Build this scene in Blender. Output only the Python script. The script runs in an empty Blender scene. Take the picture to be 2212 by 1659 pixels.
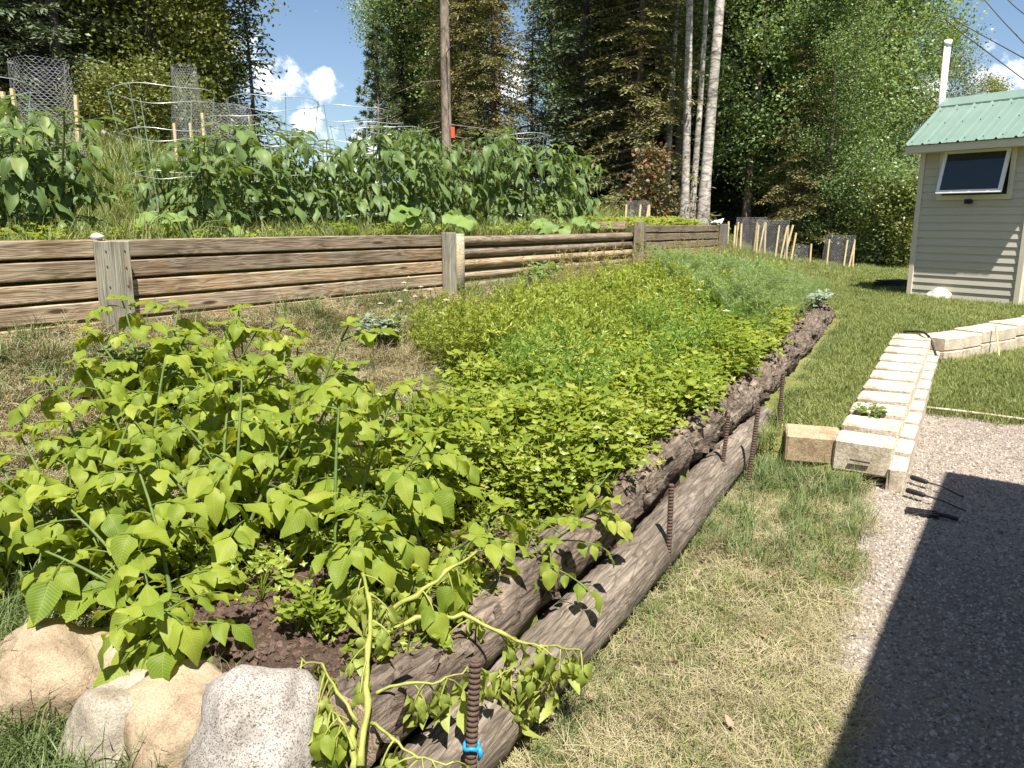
import bpy, math, random
import numpy as np
from mathutils import Vector, Matrix, noise as mnoise

# ------------------------------------------------------------------ camera, sky, sun, exposure
SC = bpy.context.scene
COL = SC.collection
R = math.radians
PITCH, EYE, FPX = R(12.0), 1.6, 1661.0          # photo measured at 2212 x 1659
cam = bpy.data.cameras.new('camera'); cam.sensor_width = 36.0; cam.lens = 27.03
cam.clip_start = 0.05; cam.clip_end = 3000
camo = bpy.data.objects.new('camera', cam); COL.objects.link(camo)
camo.location = (0, 0, EYE); camo.rotation_euler = (R(90) - PITCH, 0, 0)
SC.camera = camo

SUN_EL = R(63.0)
SH = Vector((0.24, -0.971)).normalized()         # horizontal direction towards the sun
SUN = Vector((SH.x * math.cos(SUN_EL), SH.y * math.cos(SUN_EL), math.sin(SUN_EL)))
sl = bpy.data.lights.new('sun', 'SUN'); sl.energy = 5.0; sl.angle = R(0.5); sl.color = (1.0, 0.955, 0.87)
slo = bpy.data.objects.new('sun', sl); COL.objects.link(slo); slo.location = (2, -10, 20)
slo.rotation_euler = SUN.to_track_quat('Z', 'Y').to_euler()
SKY_STRENGTH = 0.062

world = bpy.data.worlds.new('World'); SC.world = world; world.use_nodes = True

def build_world():
    nt = world.node_tree; N = nt.nodes; L = nt.links; N.clear()
    out = N.new('ShaderNodeOutputWorld'); bg = N.new('ShaderNodeBackground'); bg.inputs[1].default_value = SKY_STRENGTH
    sky = N.new('ShaderNodeTexSky'); sky.sky_type = 'NISHITA'; sky.sun_disc = False
    sky.sun_elevation = SUN_EL; sky.sun_rotation = math.atan2(SH.x, SH.y)
    sky.air_density = 1.0; sky.dust_density = 0.6; sky.ozone_density = 3.0
    tc = N.new('ShaderNodeTexCoord')
    # cumulus: soft noise in direction space, thicker inside a few cloud centres spread round the whole sky
    n1 = N.new('ShaderNodeTexNoise'); n1.inputs['Scale'].default_value = 14.0; n1.inputs['Detail'].default_value = 8; n1.inputs['Roughness'].default_value = 0.58
    L.new(tc.outputs['Generated'], n1.inputs['Vector'])
    def dirpx(u, v):
        x = (u - 1106) / FPX; y = (v - 829) / FPX
        d = Vector((x, math.cos(PITCH) - y * math.sin(PITCH), -(math.sin(PITCH) + y * math.cos(PITCH)))); return d.normalized()
    blobs = [(dirpx(560, 175), 0.055), (dirpx(520, 110), 0.045), (dirpx(702, 186), 0.022), (dirpx(655, 262), 0.028), (dirpx(720, 330), 0.03),
             (dirpx(2175, 165), 0.05), (dirpx(2240, 175), 0.06), (dirpx(2000, 215), 0.03), (dirpx(1090, 175), 0.05), (dirpx(1015, 110), 0.03),
             (dirpx(880, 300), 0.05), (dirpx(1560, 150), 0.05), (dirpx(790, 345), 0.05), (dirpx(2600, 60), 0.12), (dirpx(-500, 100), 0.12),
             (Vector((-0.8, -0.4, 0.3)).normalized(), 0.16), (Vector((0.7, -0.6, 0.35)).normalized(), 0.14), (Vector((0.1, -0.9, 0.25)).normalized(), 0.13), (Vector((-0.9, 0.3, 0.3)).normalized(), 0.12), (Vector((0.9, 0.25, 0.35)).normalized(), 0.12)]
    acc = None
    for d, rad in blobs:
        vm = N.new('ShaderNodeVectorMath'); vm.operation = 'DISTANCE'; L.new(tc.outputs['Generated'], vm.inputs[0]); vm.inputs[1].default_value = d
        mr = N.new('ShaderNodeMapRange'); mr.interpolation_type = 'SMOOTHSTEP'
        mr.inputs['From Min'].default_value = rad * 1.35; mr.inputs['From Max'].default_value = rad * 0.15
        L.new(vm.outputs['Value'], mr.inputs['Value'])
        if acc is None: acc = mr.outputs[0]
        else:
            mx = N.new('ShaderNodeMath'); mx.operation = 'MAXIMUM'; L.new(acc, mx.inputs[0]); L.new(mr.outputs[0], mx.inputs[1]); acc = mx.outputs[0]
    n2 = N.new('ShaderNodeTexNoise'); n2.inputs['Scale'].default_value = 42.0; n2.inputs['Detail'].default_value = 7; n2.inputs['Roughness'].default_value = 0.6
    L.new(tc.outputs['Generated'], n2.inputs['Vector'])
    nm = N.new('ShaderNodeMath'); nm.operation = 'MULTIPLY_ADD'; L.new(n2.outputs['Fac'], nm.inputs[0]); nm.inputs[1].default_value = 0.9; L.new(n1.outputs['Fac'], nm.inputs[2])
    ad = N.new('ShaderNodeMath'); ad.operation = 'MULTIPLY_ADD'; L.new(acc, ad.inputs[0]); ad.inputs[1].default_value = 0.42; L.new(nm.outputs[0], ad.inputs[2])
    cr = N.new('ShaderNodeMapRange'); cr.interpolation_type = 'SMOOTHSTEP'; cr.inputs['From Min'].default_value = 1.16; cr.inputs['From Max'].default_value = 1.46
    L.new(ad.outputs[0], cr.inputs['Value'])
    mix = N.new('ShaderNodeMix'); mix.data_type = 'RGBA'; mix.inputs[7].default_value = (13.2, 13.4, 13.9, 1)
    L.new(cr.outputs[0], mix.inputs[0]); L.new(sky.outputs[0], mix.inputs[6])
    L.new(mix.outputs[2], bg.inputs[0]); L.new(bg.outputs[0], out.inputs[0])
build_world()
SC.view_settings.view_transform = 'Standard'; SC.view_settings.look = 'None'; SC.view_settings.gamma = 1.0
SC.view_settings.use_curve_mapping = False; SC.view_settings.exposure = 1.18
SC.cycles.max_bounces = 6; SC.cycles.diffuse_bounces = 2; SC.cycles.glossy_bounces = 2; SC.cycles.transmission_bounces = 3
SC.cycles.transparent_max_bounces = 6

# ------------------------------------------------------------------ helpers
A2 = Vector((0.556, 0.831)); B2 = Vector((-0.831, 0.556))     # garden axes: along the log edge, and up the slope to the timber wall
def ab(a, b): return (A2.x * a + B2.x * b, A2.y * a + B2.y * b)
def to_ab(x, y): return (x * A2.x + y * A2.y, x * B2.x + y * B2.y)
def at(u, v, z):
    """ground point seen at photo pixel u, v on the level z"""
    x = (u - 1106) / FPX; y = (v - 829) / FPX
    t = (EYE - z) / (math.sin(PITCH) + y * math.cos(PITCH))
    return Vector((x * t, (math.cos(PITCH) - y * math.sin(PITCH)) * t, z))
def far(u, Y): return ((u - 1106) / FPX * Y / 1.022, Y)

def smooth(x, e0, e1):
    t = np.clip((np.asarray(x, float) - e0) / (e1 - e0), 0, 1); return t * t * (3 - 2 * t)

def b_outer(a): return 1.084 + 0.0765 * (np.asarray(a, float) - 1.68)
def b_log(a): return b_outer(a) + 0.25
def log_top(a): return np.interp(a, [1.0, 4.9, 9.5, 11], [0.40, 0.45, 0.66, 0.66])
def up_strip(a): return np.interp(a, [4.6, 5.1, 6.0, 8.5, 10, 13, 40], [0.05, 0.21, 0.28, 0.47, 0.51, 0.54, 0.5])
def yard_z(a): return 0.27 * smooth(a, 5.5, 8.4)
def b_pave(a): return 0.735 + 0.045 * (np.asarray(a, float) - 4.95)
def row2_b(a): return 0.75 - 0.462 * (np.asarray(a, float) - 8.45)
WALLB = 4.2
def wiggle(x, y, s=1.0):
    return (np.sin(x * 2.1 * s + y * 1.3 * s) + np.sin(x * -1.7 * s + y * 2.9 * s + 1.3) + 0.6 * np.sin(x * 4.3 * s + 0.7) * np.sin(y * 3.9 * s + 2.0)) / 2.6
def gz(a, b):
    a = np.asarray(a, float); b = np.asarray(b, float)
    bo = b_outer(np.clip(a, -2, 12))
    base = np.where(a < 4.95, 0.02 * np.clip(b, -1, 2), up_strip(a))
    yard = np.where(a < 4.95, True, np.where(a < 8.45, b < b_pave(a), b < row2_b(a)))
    lowz = np.where(yard, yard_z(a), base)
    lowz = np.where(a < 4.95, np.clip(0.02 * b, 0, 0.03), lowz)
    u = np.clip((b - bo) / (WALLB - bo), 0, 1)
    zw = np.interp(a, [0, 2.3, 5.3, 12, 14], [1.0, 1.03, 0.99, 1.06, 0.95])
    sl_near = 0.35 * u + 0.65 * u * u
    zp = lowz + (zw - lowz) * sl_near
    bl = b_log(a)
    bedmask = smooth(a, 1.1, 1.28) * (1 - smooth(a, 9.5, 10.1))
    zb = log_top(a) - 0.07 + 0.07 * (b - bl)
    zbed = np.where(b > bl - 0.03, np.maximum(zp, zp + (np.maximum(zb, zp) - zp) * bedmask), zp)
    z = np.where(b > bo, zbed, lowz)
    upper = 1.45 + 0.22 * (1 - 0.6 * smooth(a, 6.0, 9.5)) * np.clip(b - 6.2, 0, 14) + 0.02 * np.clip(b - 20, 0, 100)
    upper = upper - 0.9 * smooth(a, 13, 22) * smooth(b, 8, 4)
    z = np.where(b > WALLB + 0.05, upper, z)
    # beyond the end of the timber wall the terrace melts into the lawn
    zfar = lowz + (upper - lowz) * smooth(b, 2.0, 7.5)
    f = smooth(a, 12.25, 13.4)
    z = z * (1 - f) + zfar * f
    near = (np.abs(a) < 14) & (np.abs(b) < 9)
    z = z + np.where(near, 0.012, 0.05) * wiggle(a, b, 2.2 if True else 1)
    return z
def gzp(x, y):
    a, b = to_ab(x, y); return float(gz(a, b))
def P3(a, b, dz=0.0):
    x, y = ab(a, b); return Vector((x, y, float(gz(a, b)) + dz))

class MB:
    def __init__(s): s.v = []; s.f = []; s.m = []; s.n = 0
    def add(s, V, F, mi=0):
        V = np.asarray(V, float).reshape(-1, 3); s.v.append(V)
        s.f.extend([tuple(int(i) + s.n for i in f) for f in F]); s.m.extend([mi] * len(F)); s.n += len(V)
    def box(s, x0, x1, y0, y1, z0, z1, M=None, bev=0.0, mi=0):
        if bev > 0:
            xs = (x0, x1); ys = (y0, y1); zs = (z0, z1); V = []
            idx = {}
            for i in (0, 1):
                for j in (0, 1):
                    for k in (0, 1):
                        sx, sy, sz = (1 if i == 0 else -1), (1 if j == 0 else -1), (1 if k == 0 else -1)
                        c = (xs[i], ys[j], zs[k])
                        for ax in range(3):
                            p = [c[0] + sx * bev, c[1] + sy * bev, c[2] + sz * bev]; p[ax] = c[ax]
                            idx[(i, j, k, ax)] = len(V); V.append(p)
            F = []
            def q(*ks): F.append([idx[k] for k in ks])
            for i in (0, 1):
                o = [(i, 0, 0), (i, 1, 0), (i, 1, 1), (i, 0, 1)]
                if i == 0: o = o[::-1]
                q(*[(*c, 0) for c in o])
                o = [(0, i, 0), (0, i, 1), (1, i, 1), (1, i, 0)]
                if i == 0: o = o[::-1]
                q(*[(*c, 1) for c in o])
                o = [(0, 0, i), (1, 0, i), (1, 1, i), (0, 1, i)]
                if i == 0: o = o[::-1]
                q(*[(*c, 2) for c in o])
            for j in (0, 1):
                for k in (0, 1):
                    q((0, j, k, 1), (1, j, k, 1), (1, j, k, 2), (0, j, k, 2))
                    q((j, 0, k, 0), (j, 1, k, 0), (j, 1, k, 2), (j, 0, k, 2))
                    q((j, k, 0, 0), (j, k, 1, 0), (j, k, 1, 1), (j, k, 0, 1))
            for i in (0, 1):
                for j in (0, 1):
                    for k in (0, 1): q((i, j, k, 0), (i, j, k, 1), (i, j, k, 2))
        else:
            V = [(x, y, z) for x in (x0, x1) for y in (y0, y1) for z in (z0, z1)]
            F = [(0, 1, 3, 2), (4, 6, 7, 5), (0, 4, 5, 1), (2, 3, 7, 6), (0, 2, 6, 4), (1, 5, 7, 3)]
        if M is not None: V = [tuple(M @ Vector(p)) for p in V]
        s.add(V, F, mi)
    def tube(s, pts, rad, sides=6, cap=True, mi=0):
        pts = [Vector(p) for p in pts]; n = len(pts)
        if not hasattr(rad, '__len__'): rad = [rad] * n
        V = []; ref = None
        for i, p in enumerate(pts):
            d = (pts[min(i + 1, n - 1)] - pts[max(i - 1, 0)])
            d = d.normalized() if d.length > 1e-9 else Vector((0, 0, 1))
            if ref is None:
                ref = Vector((1, 0, 0)) if abs(d.x) < 0.8 else Vector((0, 1, 0))
            x = (ref - d * ref.dot(d)).normalized(); y = d.cross(x); ref = x
            for k in range(sides):
                an = 2 * math.pi * k / sides
                V.append(p + (x * math.cos(an) + y * math.sin(an)) * rad[i])
        F = []
        for i in range(n - 1):
            for k in range(sides):
                k2 = (k + 1) % sides
                F.append((i * sides + k, i * sides + k2, (i + 1) * sides + k2, (i + 1) * sides + k))
        if cap:
            F.append(tuple(range(sides))[::-1]); F.append(tuple((n - 1) * sides + k for k in range(sides)))
        s.add([tuple(p) for p in V], F, mi)
    def mesh(s, name, mats, smooth_=True):
        me = bpy.data.meshes.new(name)
        V = np.concatenate(s.v) if s.v else np.zeros((0, 3))
        me.from_pydata(V.tolist(), [], s.f)
        if not isinstance(mats, (list, tuple)): mats = [mats]
        for m in mats: me.materials.append(m)
        if len(mats) > 1: me.polygons.foreach_set('material_index', s.m)
        if smooth_: me.polygons.foreach_set('use_smooth', [True] * len(me.polygons))
        me.update(); return me
    def build(s, name, mats, parent=None, smooth_=True):
        return link(name, s.mesh(name, mats, smooth_), parent)

def link(name, data, parent=None, M=None):
    o = bpy.data.objects.new(name, data); COL.objects.link(o)
    if parent is not None: o.parent = parent
    if M is not None: o.matrix_basis = M
    return o
def tag(o, label=None, cat=None, group=None, kind=None):
    if label: o['label'] = label
    if cat: o['category'] = cat
    if group: o['group'] = group
    if kind: o['kind'] = kind
    return o
def empty(name, loc, label, cat, group=None, rz=0.0):
    o = bpy.data.objects.new(name, None); COL.objects.link(o); o.location = loc; o.rotation_euler = (0, 0, rz); o.empty_display_size = 0.1
    return tag(o, label, cat, group)
KIDS = {}
def copy_tree(o, parent=None, depth=0):
    c = o.copy(); COL.objects.link(c)
    if parent is not None: c.parent = parent
    for ch in list(o.children): copy_tree(ch, c, depth + 1)
    return c
def frame_m(p, d, up=(0, 0, 1), s=1.0):
    x = Vector(d).normalized(); up = Vector(up)
    y = up.cross(x)
    if y.length < 1e-5: y = Vector((0, 1, 0)).cross(x)
    y.normalize(); z = x.cross(y)
    M = Matrix(((x.x * s, y.x * s, z.x * s, p[0]), (x.y * s, y.y * s, z.y * s, p[1]), (x.z * s, y.z * s, z.z * s, p[2]), (0, 0, 0, 1)))
    return M

# ------------------------------------------------------------------ materials
def new_mat(name):
    m = bpy.data.materials.new(name); m.use_nodes = True; nt = m.node_tree; nt.nodes.clear()
    out = nt.nodes.new('ShaderNodeOutputMaterial'); return m, nt, nt.nodes, nt.links, out
def ramp(N, stops):
    r = N.new('ShaderNodeValToRGB'); e = r.color_ramp.elements
    while len(e) > 1: e.remove(e[-1])
    e[0].position = stops[0][0]; e[0].color = (*stops[0][1], 1)
    for p, c in stops[1:]:
        k = e.new(p); k.color = (*c, 1)
    return r
def noise_node(N, L, scale, detail=4, rough=0.55, vec=None, dist=0.0):
    n = N.new('ShaderNodeTexNoise'); n.inputs['Scale'].default_value = scale; n.inputs['Detail'].default_value = detail
    n.inputs['Roughness'].default_value = rough; n.inputs['Distortion'].default_value = dist
    if vec is not None: L.new(vec, n.inputs['Vector'])
    return n
def mixc(N, L, fac, c1, c2, mode='MIX'):
    m = N.new('ShaderNodeMix'); m.data_type = 'RGBA'; m.blend_type = mode
    for s, c in ((0, fac), (6, c1), (7, c2)):
        if hasattr(c, 'links'): L.new(c, m.inputs[s])
        elif s == 0: m.inputs[0].default_value = c
        else: m.inputs[s].default_value = (*c, 1)
    return m.outputs[2]
def bump(N, L, h, strength=0.5, dist=0.01):
    b = N.new('ShaderNodeBump'); b.inputs['Strength'].default_value = strength; b.inputs['Distance'].default_value = dist; L.new(h, b.inputs['Height']); return b.outputs[0]

def simple_mat(name, col, rough=0.7, var=0.25, nscale=8.0, bumps=0.2, bdist=0.005, metal=0.0, spec=0.3, rand=0.0):
    m, nt, N, L, out = new_mat(name)
    p = N.new('ShaderNodeBsdfPrincipled'); p.inputs['Roughness'].default_value = rough; p.inputs['Metallic'].default_value = metal
    p.inputs['Specular IOR Level'].default_value = spec
    tc = N.new('ShaderNodeTexCoord'); n = noise_node(N, L, nscale, 6, 0.6, tc.outputs['Object'])
    lo = tuple(c * (1 - var) for c in col); hi = tuple(min(1, c * (1 + var)) for c in col)
    r = ramp(N, [(0.25, lo), (0.75, hi)]); L.new(n.outputs['Fac'], r.inputs[0]); c = r.outputs[0]
    if rand > 0:
        oi = N.new('ShaderNodeObjectInfo'); r2 = ramp(N, [(0, (1 - rand,) * 3), (1, (1 + rand * 0.4,) * 3)]); L.new(oi.outputs['Random'], r2.inputs[0])
        c = mixc(N, L, 1.0, c, r2.outputs[0], 'MULTIPLY')
    L.new(c, p.inputs['Base Color'])
    if bumps > 0: L.new(bump(N, L, n.outputs['Fac'], bumps, bdist), p.inputs['Normal'])
    L.new(p.outputs[0], out.inputs[0]); return m

def leaf_mat(name, c_lo, c_hi, transl=0.35, rough=0.45, veins=0.0, spec=0.35, warm=None, sat_noise=3.0):
    m, nt, N, L, out = new_mat(name)
    oi = N.new('ShaderNodeObjectInfo'); tc = N.new('ShaderNodeTexCoord'); geo = N.new('ShaderNodeNewGeometry')
    n = noise_node(N, L, sat_noise, 3, 0.6, geo.outputs['Position'])
    ad = N.new('ShaderNodeMath'); ad.operation = 'MULTIPLY_ADD'; L.new(oi.outputs['Random'], ad.inputs[0]); ad.inputs[1].default_value = 0.55
    sb = N.new('ShaderNodeMath'); sb.operation = 'MULTIPLY_ADD'; L.new(n.outputs['Fac'], sb.inputs[0]); sb.inputs[1].default_value = 1.1; sb.inputs[2].default_value = -0.32
    L.new(sb.outputs[0], ad.inputs[2])
    # small differences from leaf to leaf inside one joined crown
    ri = N.new('ShaderNodeMath'); ri.operation = 'MULTIPLY_ADD'; L.new(geo.outputs['Random Per Island'], ri.inputs[0]); ri.inputs[1].default_value = 0.5; ri.inputs[2].default_value = -0.25
    a2 = N.new('ShaderNodeMath'); a2.operation = 'ADD'; L.new(ad.outputs[0], a2.inputs[0]); L.new(ri.outputs[0], a2.inputs[1])
    stops = [(0.0, c_lo), (0.85, c_hi)]
    if warm: stops.append((1.0, warm))
    r = ramp(N, stops); L.new(a2.outputs[0], r.inputs[0]); c = r.outputs[0]
    p = N.new('ShaderNodeBsdfPrincipled'); p.inputs['Roughness'].default_value = rough; p.inputs['Specular IOR Level'].default_value = spec
    if veins > 0:
        sx = N.new('ShaderNodeSeparateXYZ'); L.new(tc.outputs['Object'], sx.inputs[0])
        ay = N.new('ShaderNodeMath'); ay.operation = 'ABSOLUTE'; L.new(sx.outputs['Y'], ay.inputs[0])
        k = N.new('ShaderNodeMath'); k.operation = 'MULTIPLY_ADD'; L.new(ay.outputs[0], k.inputs[0]); k.inputs[1].default_value = -0.75; L.new(sx.outputs['X'], k.inputs[2])
        f = N.new('ShaderNodeMath'); f.operation = 'MULTIPLY'; L.new(k.outputs[0], f.inputs[0]); f.inputs[1].default_value = 2 * math.pi / 0.155
        s = N.new('ShaderNodeMath'); s.operation = 'SINE'; L.new(f.outputs[0], s.inputs[0])
        pw = N.new('ShaderNodeMath'); pw.operation = 'ABSOLUTE'; L.new(s.outputs[0], pw.inputs[0])
        mid = N.new('ShaderNodeMapRange'); mid.inputs['From Min'].default_value = 0.0; mid.inputs['From Max'].default_value = 0.022; L.new(ay.outputs[0], mid.inputs['Value'])
        mn = N.new('ShaderNodeMath'); mn.operation = 'MINIMUM'; L.new(pw.outputs[0], mn.inputs[0]); L.new(mid.outputs[0], mn.inputs[1])
        vr = N.new('ShaderNodeMapRange'); vr.inputs['From Min'].default_value = 0.0; vr.inputs['From Max'].default_value = 0.35; L.new(mn.outputs[0], vr.inputs['Value'])
        c = mixc(N, L, vr.outputs[0], mixc(N, L, 0.5, c, tuple(min(1, x * 1.7) for x in c_hi)), c)
        L.new(bump(N, L, vr.outputs[0], veins, 0.004), p.inputs['Normal'])
    back = mixc(N, L, geo.outputs['Backfacing'], c, mixc(N, L, 0.35, c, tuple(min(1, x * 1.5 + 0.02) for x in c_hi)))
    L.new(back, p.inputs['Base Color'])
    t = N.new('ShaderNodeBsdfTranslucent'); tcol = mixc(N, L, 1.0, back, (1.35, 1.25, 0.55), 'MULTIPLY'); L.new(tcol, t.inputs['Color'])
    mx = N.new('ShaderNodeMixShader'); mx.inputs[0].default_value = transl
    L.new(p.outputs[0], mx.inputs[1]); L.new(t.outputs[0], mx.inputs[2]); L.new(mx.outputs[0], out.inputs[0]); return m

def wood_mat(name, stops, scale=1.0, gloss=0.75):
    """weathered sawn timber, grain along local X"""
    m, nt, N, L, out = new_mat(name)
    tc = N.new('ShaderNodeTexCoord'); oi = N.new('ShaderNodeObjectInfo')
    off = N.new('ShaderNodeVectorMath'); off.operation = 'MULTIPLY_ADD'; off.inputs[1].default_value = (1, 1, 1)
    cb = N.new('ShaderNodeCombineXYZ'); ml = N.new('ShaderNodeMath'); ml.operation = 'MULTIPLY'; ml.inputs[1].default_value = 37.0; L.new(oi.outputs['Random'], ml.inputs[0])
    for i in range(3): L.new(ml.outputs[0], cb.inputs[i])
    L.new(tc.outputs['Object'], off.inputs[0]); L.new(cb.outputs[0], off.inputs[2])
    mp = N.new('ShaderNodeMapping'); mp.inputs['Scale'].default_value = (1.2 * scale, 16 * scale, 16 * scale); L.new(off.outputs[0], mp.inputs[0])
    n0 = noise_node(N, L, 1.0, 3, 0.5, mp.outputs[0], 0.6)
    w = N.new('ShaderNodeMath'); w.operation = 'MULTIPLY'; L.new(n0.outputs['Fac'], w.inputs[0]); w.inputs[1].default_value = 70.0
    sn = N.new('ShaderNodeMath'); sn.operation = 'SINE'; L.new(w.outputs[0], sn.inputs[0])
    mp2 = N.new('ShaderNodeMapping'); mp2.inputs['Scale'].default_value = (3 * scale, 120 * scale, 120 * scale); L.new(off.outputs[0], mp2.inputs[0])
    n1 = noise_node(N, L, 1.0, 5, 0.65, mp2.outputs[0])
    n2 = noise_node(N, L, 2.2, 4, 0.6, off.outputs[0])
    g = N.new('ShaderNodeMath'); g.operation = 'MULTIPLY_ADD'; L.new(sn.outputs[0], g.inputs[0]); g.inputs[1].default_value = 0.10; L.new(n1.outputs['Fac'], g.inputs[2])
    r = ramp(N, stops); L.new(g.outputs[0], r.inputs[0])
    r3 = ramp(N, [(0.35, (0.72, 0.66, 0.6)), (0.5, (1, 1, 1)), (0.68, (1.15, 0.98, 0.82))]); L.new(n2.outputs['Fac'], r3.inputs[0])
    r4 = ramp(N, [(0, (0.62, 0.60, 0.60)), (0.5, (1.0, 0.97, 0.94)), (1, (1.2, 1.08, 0.92))]); L.new(oi.outputs['Random'], r4.inputs[0])
    c = mixc(N, L, 1.0, mixc(N, L, 1.0, r.outputs[0], r3.outputs[0], 'MULTIPLY'), r4.outputs[0], 'MULTIPLY')
    # dark knots
    mp3 = N.new('ShaderNodeMapping'); mp3.inputs['Scale'].default_value = (1.1, 5.0, 5.0); L.new(off.outputs[0], mp3.inputs[0])
    vo = N.new('ShaderNodeTexVoronoi'); vo.inputs['Scale'].default_value = 1.6; L.new(mp3.outputs[0], vo.inputs['Vector'])
    kr = N.new('ShaderNodeMapRange'); kr.inputs['From Min'].default_value = 0.06; kr.inputs['From Max'].default_value = 0.13; L.new(vo.outputs['Distance'], kr.inputs['Value'])
    c = mixc(N, L, kr.outputs[0], (0.07, 0.045, 0.03), c)
    p = N.new('ShaderNodeBsdfPrincipled'); p.inputs['Roughness'].default_value = gloss; p.inputs['Specular IOR Level'].default_value = 0.2
    L.new(c, p.inputs['Base Color']); L.new(bump(N, L, g.outputs[0], 0.7, 0.004), p.inputs['Normal'])
    L.new(p.outputs[0], out.inputs[0]); return m

def bark_mat(name, c1, c2, c3, sc=(14, 14, 3), bs=1.0, bd=0.02, lenticel=False):
    m, nt, N, L, out = new_mat(name)
    tc = N.new('ShaderNodeTexCoord'); mp = N.new('ShaderNodeMapping'); mp.inputs['Scale'].default_value = sc; L.new(tc.outputs['Object'], mp.inputs[0])
    n = noise_node(N, L, 1.0, 8, 0.68, mp.outputs[0], 0.8); n2 = noise_node(N, L, 2.5, 4, 0.6, tc.outputs['Object'])
    r = ramp(N, [(0.3, c1), (0.5, c2), (0.7, c3)]); L.new(n.outputs['Fac'], r.inputs[0])
    r2 = ramp(N, [(0.3, (0.65, 0.62, 0.6)), (0.7, (1.2, 1.15, 1.1))]); L.new(n2.outputs['Fac'], r2.inputs[0])
    c = mixc(N, L, 1.0, r.outputs[0], r2.outputs[0], 'MULTIPLY')
    vo = N.new('ShaderNodeTexVoronoi'); vo.feature = 'DISTANCE_TO_EDGE'; vo.inputs['Scale'].default_value = 0.55; L.new(mp.outputs[0], vo.inputs['Vector'])
    ck = N.new('ShaderNodeMapRange'); ck.inputs['From Min'].default_value = 0.0; ck.inputs['From Max'].default_value = 0.07; ck.inputs['To Min'].default_value = 0.42; L.new(vo.outputs['Distance'], ck.inputs['Value'])
    c = mixc(N, L, ck.outputs[0], tuple(x * 0.6 for x in c1), c)
    p = N.new('ShaderNodeBsdfPrincipled'); p.inputs['Roughness'].default_value = 0.9; p.inputs['Specular IOR Level'].default_value = 0.15
    L.new(c, p.inputs['Base Color']); L.new(bump(N, L, n.outputs['Fac'], bs, bd), p.inputs['Normal']); L.new(p.outputs[0], out.inputs[0]); return m

def speckle_mat(name, cols, sc=180, blotch=4.0, bs=0.35):
    """granite: fine grains of several minerals over a soft stain"""
    m, nt, N, L, out = new_mat(name)
    tc = N.new('ShaderNodeTexCoord'); vo = N.new('ShaderNodeTexVoronoi'); vo.inputs['Scale'].default_value = sc; L.new(tc.outputs['Object'], vo.inputs['Vector'])
    sx = N.new('ShaderNodeSeparateColor'); L.new(vo.outputs['Color'], sx.inputs[0])
    r = ramp(N, [(i / (len(cols) - 1), c) for i, c in enumerate(cols)]); L.new(sx.outputs[0], r.inputs[0])
    n = noise_node(N, L, blotch, 6, 0.65, tc.outputs['Object'])
    r2 = ramp(N, [(0.32, (0.50, 0.45, 0.38)), (0.46, (0.86, 0.83, 0.78)), (0.62, (1.06, 1.03, 1.0))]); L.new(n.outputs['Fac'], r2.inputs[0])
    n3 = noise_node(N, L, 40, 6, 0.7, tc.outputs['Object'])
    p = N.new('ShaderNodeBsdfPrincipled'); p.inputs['Roughness'].default_value = 0.85; p.inputs['Specular IOR Level'].default_value = 0.2
    L.new(mixc(N, L, 1.0, r.outputs[0], r2.outputs[0], 'MULTIPLY'), p.inputs['Base Color'])
    L.new(bump(N, L, n3.outputs['Fac'], bs, 0.008), p.inputs['Normal']); L.new(p.outputs[0], out.inputs[0]); return m

def ground_mat(name, stops, scales=(1.5, 30, 260), bs=0.8, bd=0.02):
    m, nt, N, L, out = new_mat(name)
    geo = N.new('ShaderNodeNewGeometry')
    n1 = noise_node(N, L, scales[0], 5, 0.6, geo.outputs['Position']); n2 = noise_node(N, L, scales[1], 6, 0.7, geo.outputs['Position']); n3 = noise_node(N, L, scales[2], 3, 0.6, geo.outputs['Position'])
    s = N.new('ShaderNodeMath'); s.operation = 'MULTIPLY_ADD'; L.new(n2.outputs['Fac'], s.inputs[0]); s.inputs[1].default_value = 0.6
    q = N.new('ShaderNodeMath'); q.operation = 'MULTIPLY_ADD'; L.new(n1.outputs['Fac'], q.inputs[0]); q.inputs[1].default_value = 0.55; q.inputs[2].default_value = -0.28
    L.new(q.outputs[0], s.inputs[2])
    s2 = N.new('ShaderNodeMath'); s2.operation = 'MULTIPLY_ADD'; L.new(n3.outputs['Fac'], s2.inputs[0]); s2.inputs[1].default_value = 0.5; L.new(s.outputs[0], s2.inputs[2])
    r = ramp(N, stops); L.new(s2.outputs[0], r.inputs[0])
    p = N.new('ShaderNodeBsdfPrincipled'); p.inputs['Roughness'].default_value = 0.95; p.inputs['Specular IOR Level'].default_value = 0.1
    L.new(r.outputs[0], p.inputs['Base Color']); L.new(bump(N, L, s2.outputs[0], bs, bd), p.inputs['Normal']); L.new(p.outputs[0], out.inputs[0]); return m

M = {}
M['potato'] = leaf_mat('potato_leaf', (0.095, 0.165, 0.02), (0.275, 0.325, 0.045), 0.42, 0.52, 0.10, spec=0.22, warm=(0.40, 0.41, 0.10))
M['potato_stem'] = simple_mat('potato_stem', (0.105, 0.15, 0.035), 0.6, 0.3, 20, 0.1)
M['wilt'] = leaf_mat('wilting_leaf', (0.17, 0.235, 0.04), (0.30, 0.34, 0.075), 0.40, 0.5, 0.1, warm=(0.45, 0.42, 0.12))
M['wilt_stem'] = simple_mat('yellow_stem', (0.27, 0.285, 0.065), 0.55, 0.4, 30, 0.5)
M['tomato'] = leaf_mat('tomato_leaf', (0.045, 0.085, 0.026), (0.15, 0.215, 0.065), 0.34, 0.46, 0.12, spec=0.28, warm=(0.26, 0.30, 0.10))
M['tomato_stem'] = simple_mat('tomato_stem', (0.075, 0.11, 0.035), 0.6, 0.3, 20, 0.1)
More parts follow.
